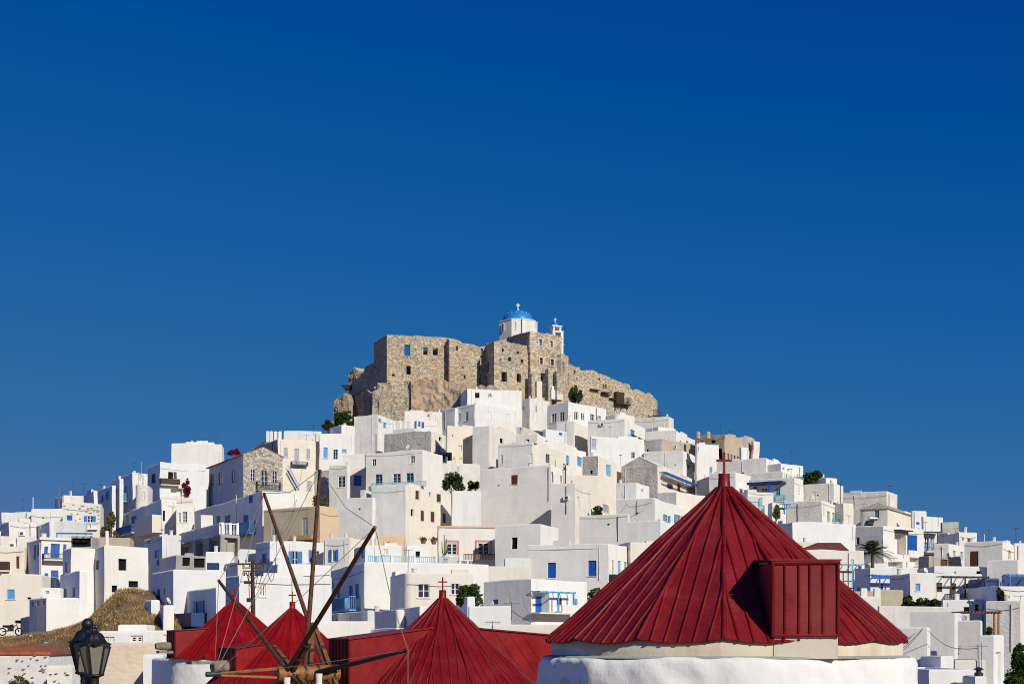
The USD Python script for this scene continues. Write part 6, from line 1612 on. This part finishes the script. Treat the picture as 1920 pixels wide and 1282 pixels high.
part(lt, 'post', MB().lathe([c[0], c[1], 0], [(.09, GROUND), (.085, -2.0), (.05, -1.2), (.045, (HY - 1190) * k), (.05, (HY - 1186) * k), (.02, (HY - 1181) * k)], 16), 'iron_black', smooth=40)
ball = MB(); v = trimesh.creation.icosphere(3, 10.8 * k); ball.add(np.array(v.vertices) + [P(164.5, 0, 17.4)[0], 17.4, (HY - 1169) * k], v.faces)
ball.lathe([P(164.5, 0, 17.4)[0], 17.4, (HY - 1186) * k], [(7 * k, 0), (5 * k, 2 * k), (5 * k, 5 * k), (7.5 * k, 7 * k), (4 * k, 9 * k)], 14)
part(lt, 'ball_finial', ball, 'iron_black', smooth=50)
for e in (e1, e2):
    part(lt, 'arm', MB().tube([[c[0], c[1], e[2] - .25], [(c[0] + e[0]) / 2, (c[1] + e[1]) / 2, e[2] - .2], e], [.035, .03, .03], 8), 'iron_black', smooth=60)

# ------------------------------------------------------------------ utility pole and its wires
Yp = 78; c = P(474.5, 1205, Yp)
up = thing('utility_pole', 'wooden utility pole with crossarms and insulators above the left red cones', 'utility pole', [c[0], Yp, -4.4])
part(up, 'pole', MB().tube([[c[0], Yp, -4.4], [c[0], Yp, 2], [c[0] - .03, Yp, P(0, 1053, Yp)[2]]], [.15, .12, .09], 10), 'wood_dark', smooth=60)
for i, (x0, x1, y) in enumerate(((445, 504, 1058.5), (454, 494, 1065), (456, 493, 1071))):
    a, b = P(x0, y, Yp - .1), P(x1, y + (0 if i else -1), Yp - .1)
    part(up, 'crossarm', MB().box(a, b - a, [0, .09, 0], [0, 0, .09 if i == 0 else .06]), 'wood_dark')
    for s in np.linspace(0.02, .96, 5 if i == 0 else 4):
        p = a + (b - a) * s; dn = -1 if i == 2 else 1
        part(up, 'insulator', MB().lathe(p + [.03, 0, .08 if dn > 0 else -.25], [(.02, 0), (.05, .06), (.03, .1), (.055, .14), (.02, .22), (0, .23)], 8), 'iron_dark', smooth=40)
for s in (-1, 1):
    part(up, 'brace', MB().tube([P(474.5 + s * 17, 1072, Yp - .1), P(474.5, 1086, Yp - .1)], .025, 5), 'iron_dark')
for i, (pa, pb2, sag) in enumerate((((462, 1072, Yp), (474, 1104, Yp), .5), ((484, 1072, Yp), (476, 1108, Yp), .4), ((493, 1071, Yp), (476, 1100, Yp), .9), ((466, 1070, Yp), (468, 1125, Yp), .2))):
    a, b = P(*pa), P(*pb2); part(up, 'wire', MB().tube([a, (a + b) / 2 - [0, 0, sag * .5], b], .018, 4), 'wire_black')
part(up, 'junction', MB().cbox(P(464, 1094, Yp), (.35, .2, .16)).cbox(P(468, 1128, Yp), (.3, .2, .22)), 'iron_dark')
def wire(label, pts, r=.02):
    v = [P(*p) for p in pts]; sm = []
    for a, b in zip(v[:-1], v[1:]):
        L_ = np.linalg.norm(b - a); sm += [a + (b - a) * s - [0, 0, .035 * L_ * 4 * s * (1 - s)] for s in np.linspace(0, 1, 8)[:-1]]
    sm.append(v[-1]); t = thing('overhead_wire', label, 'wire', v[0]); part(t, 'cable', MB().tube(sm, r, 4), 'wire_black')
wire('thin wire running from the utility pole up to the yellow-fronted houses', [(500, 1060, 78), (520, 1000, 150), (566, 880, 232)], .022)
wire('pair of thin wires sloping along the blank white house at lower right, upper one', [(1731, 1176, 87.8), (1682, 1222, 86)], .02)
wire('pair of thin wires sloping along the blank white house at lower right, lower one', [(1729, 1180, 87.7), (1684, 1226, 86)], .02)
wire('sagging wire from the white corner to the lower right antenna', [(1741, 1182, 86), (1796, 1215, 92), (1834, 1214, 92)], .02)
wire('dark cable slanting over the porch house wall above the cream garden wall', [(959, 1144, 106), (1000, 1166, 104)], .025)
wire('wire drooping along the gabled house and stepped tower', [(1165, 925, 221), (1180, 950, 213), (1222, 942, 213)], .03)
# ------------------------------------------------------------------ ground
YM_X, YM_Y = [-400, 0, 300, 500, 620, 700, 960, 1230, 1420, 1600, 1800, 1920, 2400], [170, 195, 238, 268, 296, 330, 345, 330, 272, 232, 198, 180, 150]
MX, MT = [-120, 0, 90, 130, 165, 195, 222, 248, 282, 330, 372], [1190, 1194, 1190, 1178, 1158, 1128, 1105, 1105, 1114, 1128, 1200]


def ground_z(x, Y):
    """The hill: rises to the castle, falls away behind its skyline; a grassy bank stands in front of the left houses."""
    Yc = np.maximum(Y, 20.0); px = x / Yc * F + HX
    ym = np.interp(px, YM_X, YM_Y)
    Ye = np.minimum(Y, ym)
    z = (25 + 2 * (np.maximum(Ye, 30) - 115)) / F * np.maximum(Ye, 30) - 6.0
    z = np.where(Y < 90, np.minimum(z, -3.0), z)
    z = np.maximum(z, -5.2)
    z = z - np.clip(Y - ym - 12, 0, None) * .35
    top = (HY - np.interp(px, MX, MT)) / F * 108.0
    s = np.clip((Y - 78) / 30.0, 0, 1); s = s * s * (3 - 2 * s) * .35 + s * .65
    m = -3.6 + (top + 3.6) * s
    m = np.where((Y > 76) & (Y < 114.5) & (px < 372), m, -9.0)
    z = np.maximum(z, m)
    far = np.clip((np.hypot(x, Y - 100) - 420) / 500, 0, 1)
    return np.maximum(z * (1 - far) - 12 * far, -14)


gx = np.concatenate([np.linspace(-3000, -190, 26), np.arange(-185, 185, 1.5), np.linspace(190, 3000, 26)])
gy = np.concatenate([np.linspace(-2500, -60, 14), np.arange(-50, 420, 1.5), np.linspace(430, 3500, 26)])
X, Yg = np.meshgrid(gx, gy, indexing='ij')
Zg = ground_z(X, Yg) + np.where((np.abs(X) < 190) & (Yg > 0) & (Yg < 420), (meshkit.fbm(np.stack([X * .25, Yg * .25, X * 0], -1), 4, 2) - .5) * 1.1, 0)
idx = np.arange(X.size).reshape(X.shape)
q = np.stack([idx[:-1, :-1], idx[1:, :-1], idx[1:, 1:], idx[:-1, 1:]], -1).reshape(-1, 4)
lone('ground', (np.stack([X, Yg, Zg], -1).reshape(-1, 3), np.vstack([q[:, [0, 1, 2]], q[:, [0, 2, 3]]])), 'earth', None, None, kind='structure', smooth=True)

# dry grass on the bank
rng = np.random.default_rng(12)
n = 90000
px = rng.uniform(-60, 345, n); Yr = rng.uniform(77, 113.5, n); xr_ = (px - HX) / F * Yr
keep = meshkit.noise(np.stack([xr_ * .5, Yr * .5, xr_ * 0], -1), 9) > rng.uniform(.25, .75, n)
xr_, Yr = xr_[keep], Yr[keep]; n = len(xr_)
zr = ground_z(xr_, Yr) + (meshkit.fbm(np.stack([xr_ * .25, Yr * .25, xr_ * 0], -1), 4, 2) - .5) * 1.1
b = np.stack([xr_, Yr, zr - .05], -1)
hgt = rng.uniform(.06, .26, (n, 1)); az = rng.uniform(0, 6.28, n); sd = np.stack([np.cos(az), np.sin(az), az * 0], -1) * rng.uniform(.012, .045, (n, 1))
lean = rng.normal(size=(n, 3)) * [.35, .35, 0]
v = np.stack([b - sd, b + sd, b + hgt * (lean + [0, 0, 1])], 1).reshape(-1, 3)
lone('dry_grass', (v, np.arange(3 * n).reshape(-1, 3)), 'grass_dry', 'dry brown grass covering the bank below the white cube house', 'grass', kind='stuff')

# loose stones on the bank
rng = np.random.default_rng(3); mb = MB()
for _ in range(45):
    px_, Y_ = rng.uniform(-20, 335), rng.uniform(78, 112); x_ = (px_ - HX) / F * Y_; z_ = float(ground_z(np.array([x_]), np.array([Y_]))[0]) + (meshkit.fbm(np.array([[x_ * .25, Y_ * .25, 0]]), 4, 2)[0] - .5) * 1.1
    s = rng.uniform(.05, .16); v = trimesh.creation.icosphere(1, 1.0); q = np.array(v.vertices); q = q * (1 + .35 * (meshkit.noise(q * 1.7 + _, 4) - .5)[:, None]) * s * [1.2, 1, .7] + [x_, Y_, z_ + s * .2]
    mb.add(q, v.faces)
lone('bank_stones', mb, 'concrete', 'loose grey stones strewn over the dry grass bank', 'stones', kind='stuff')
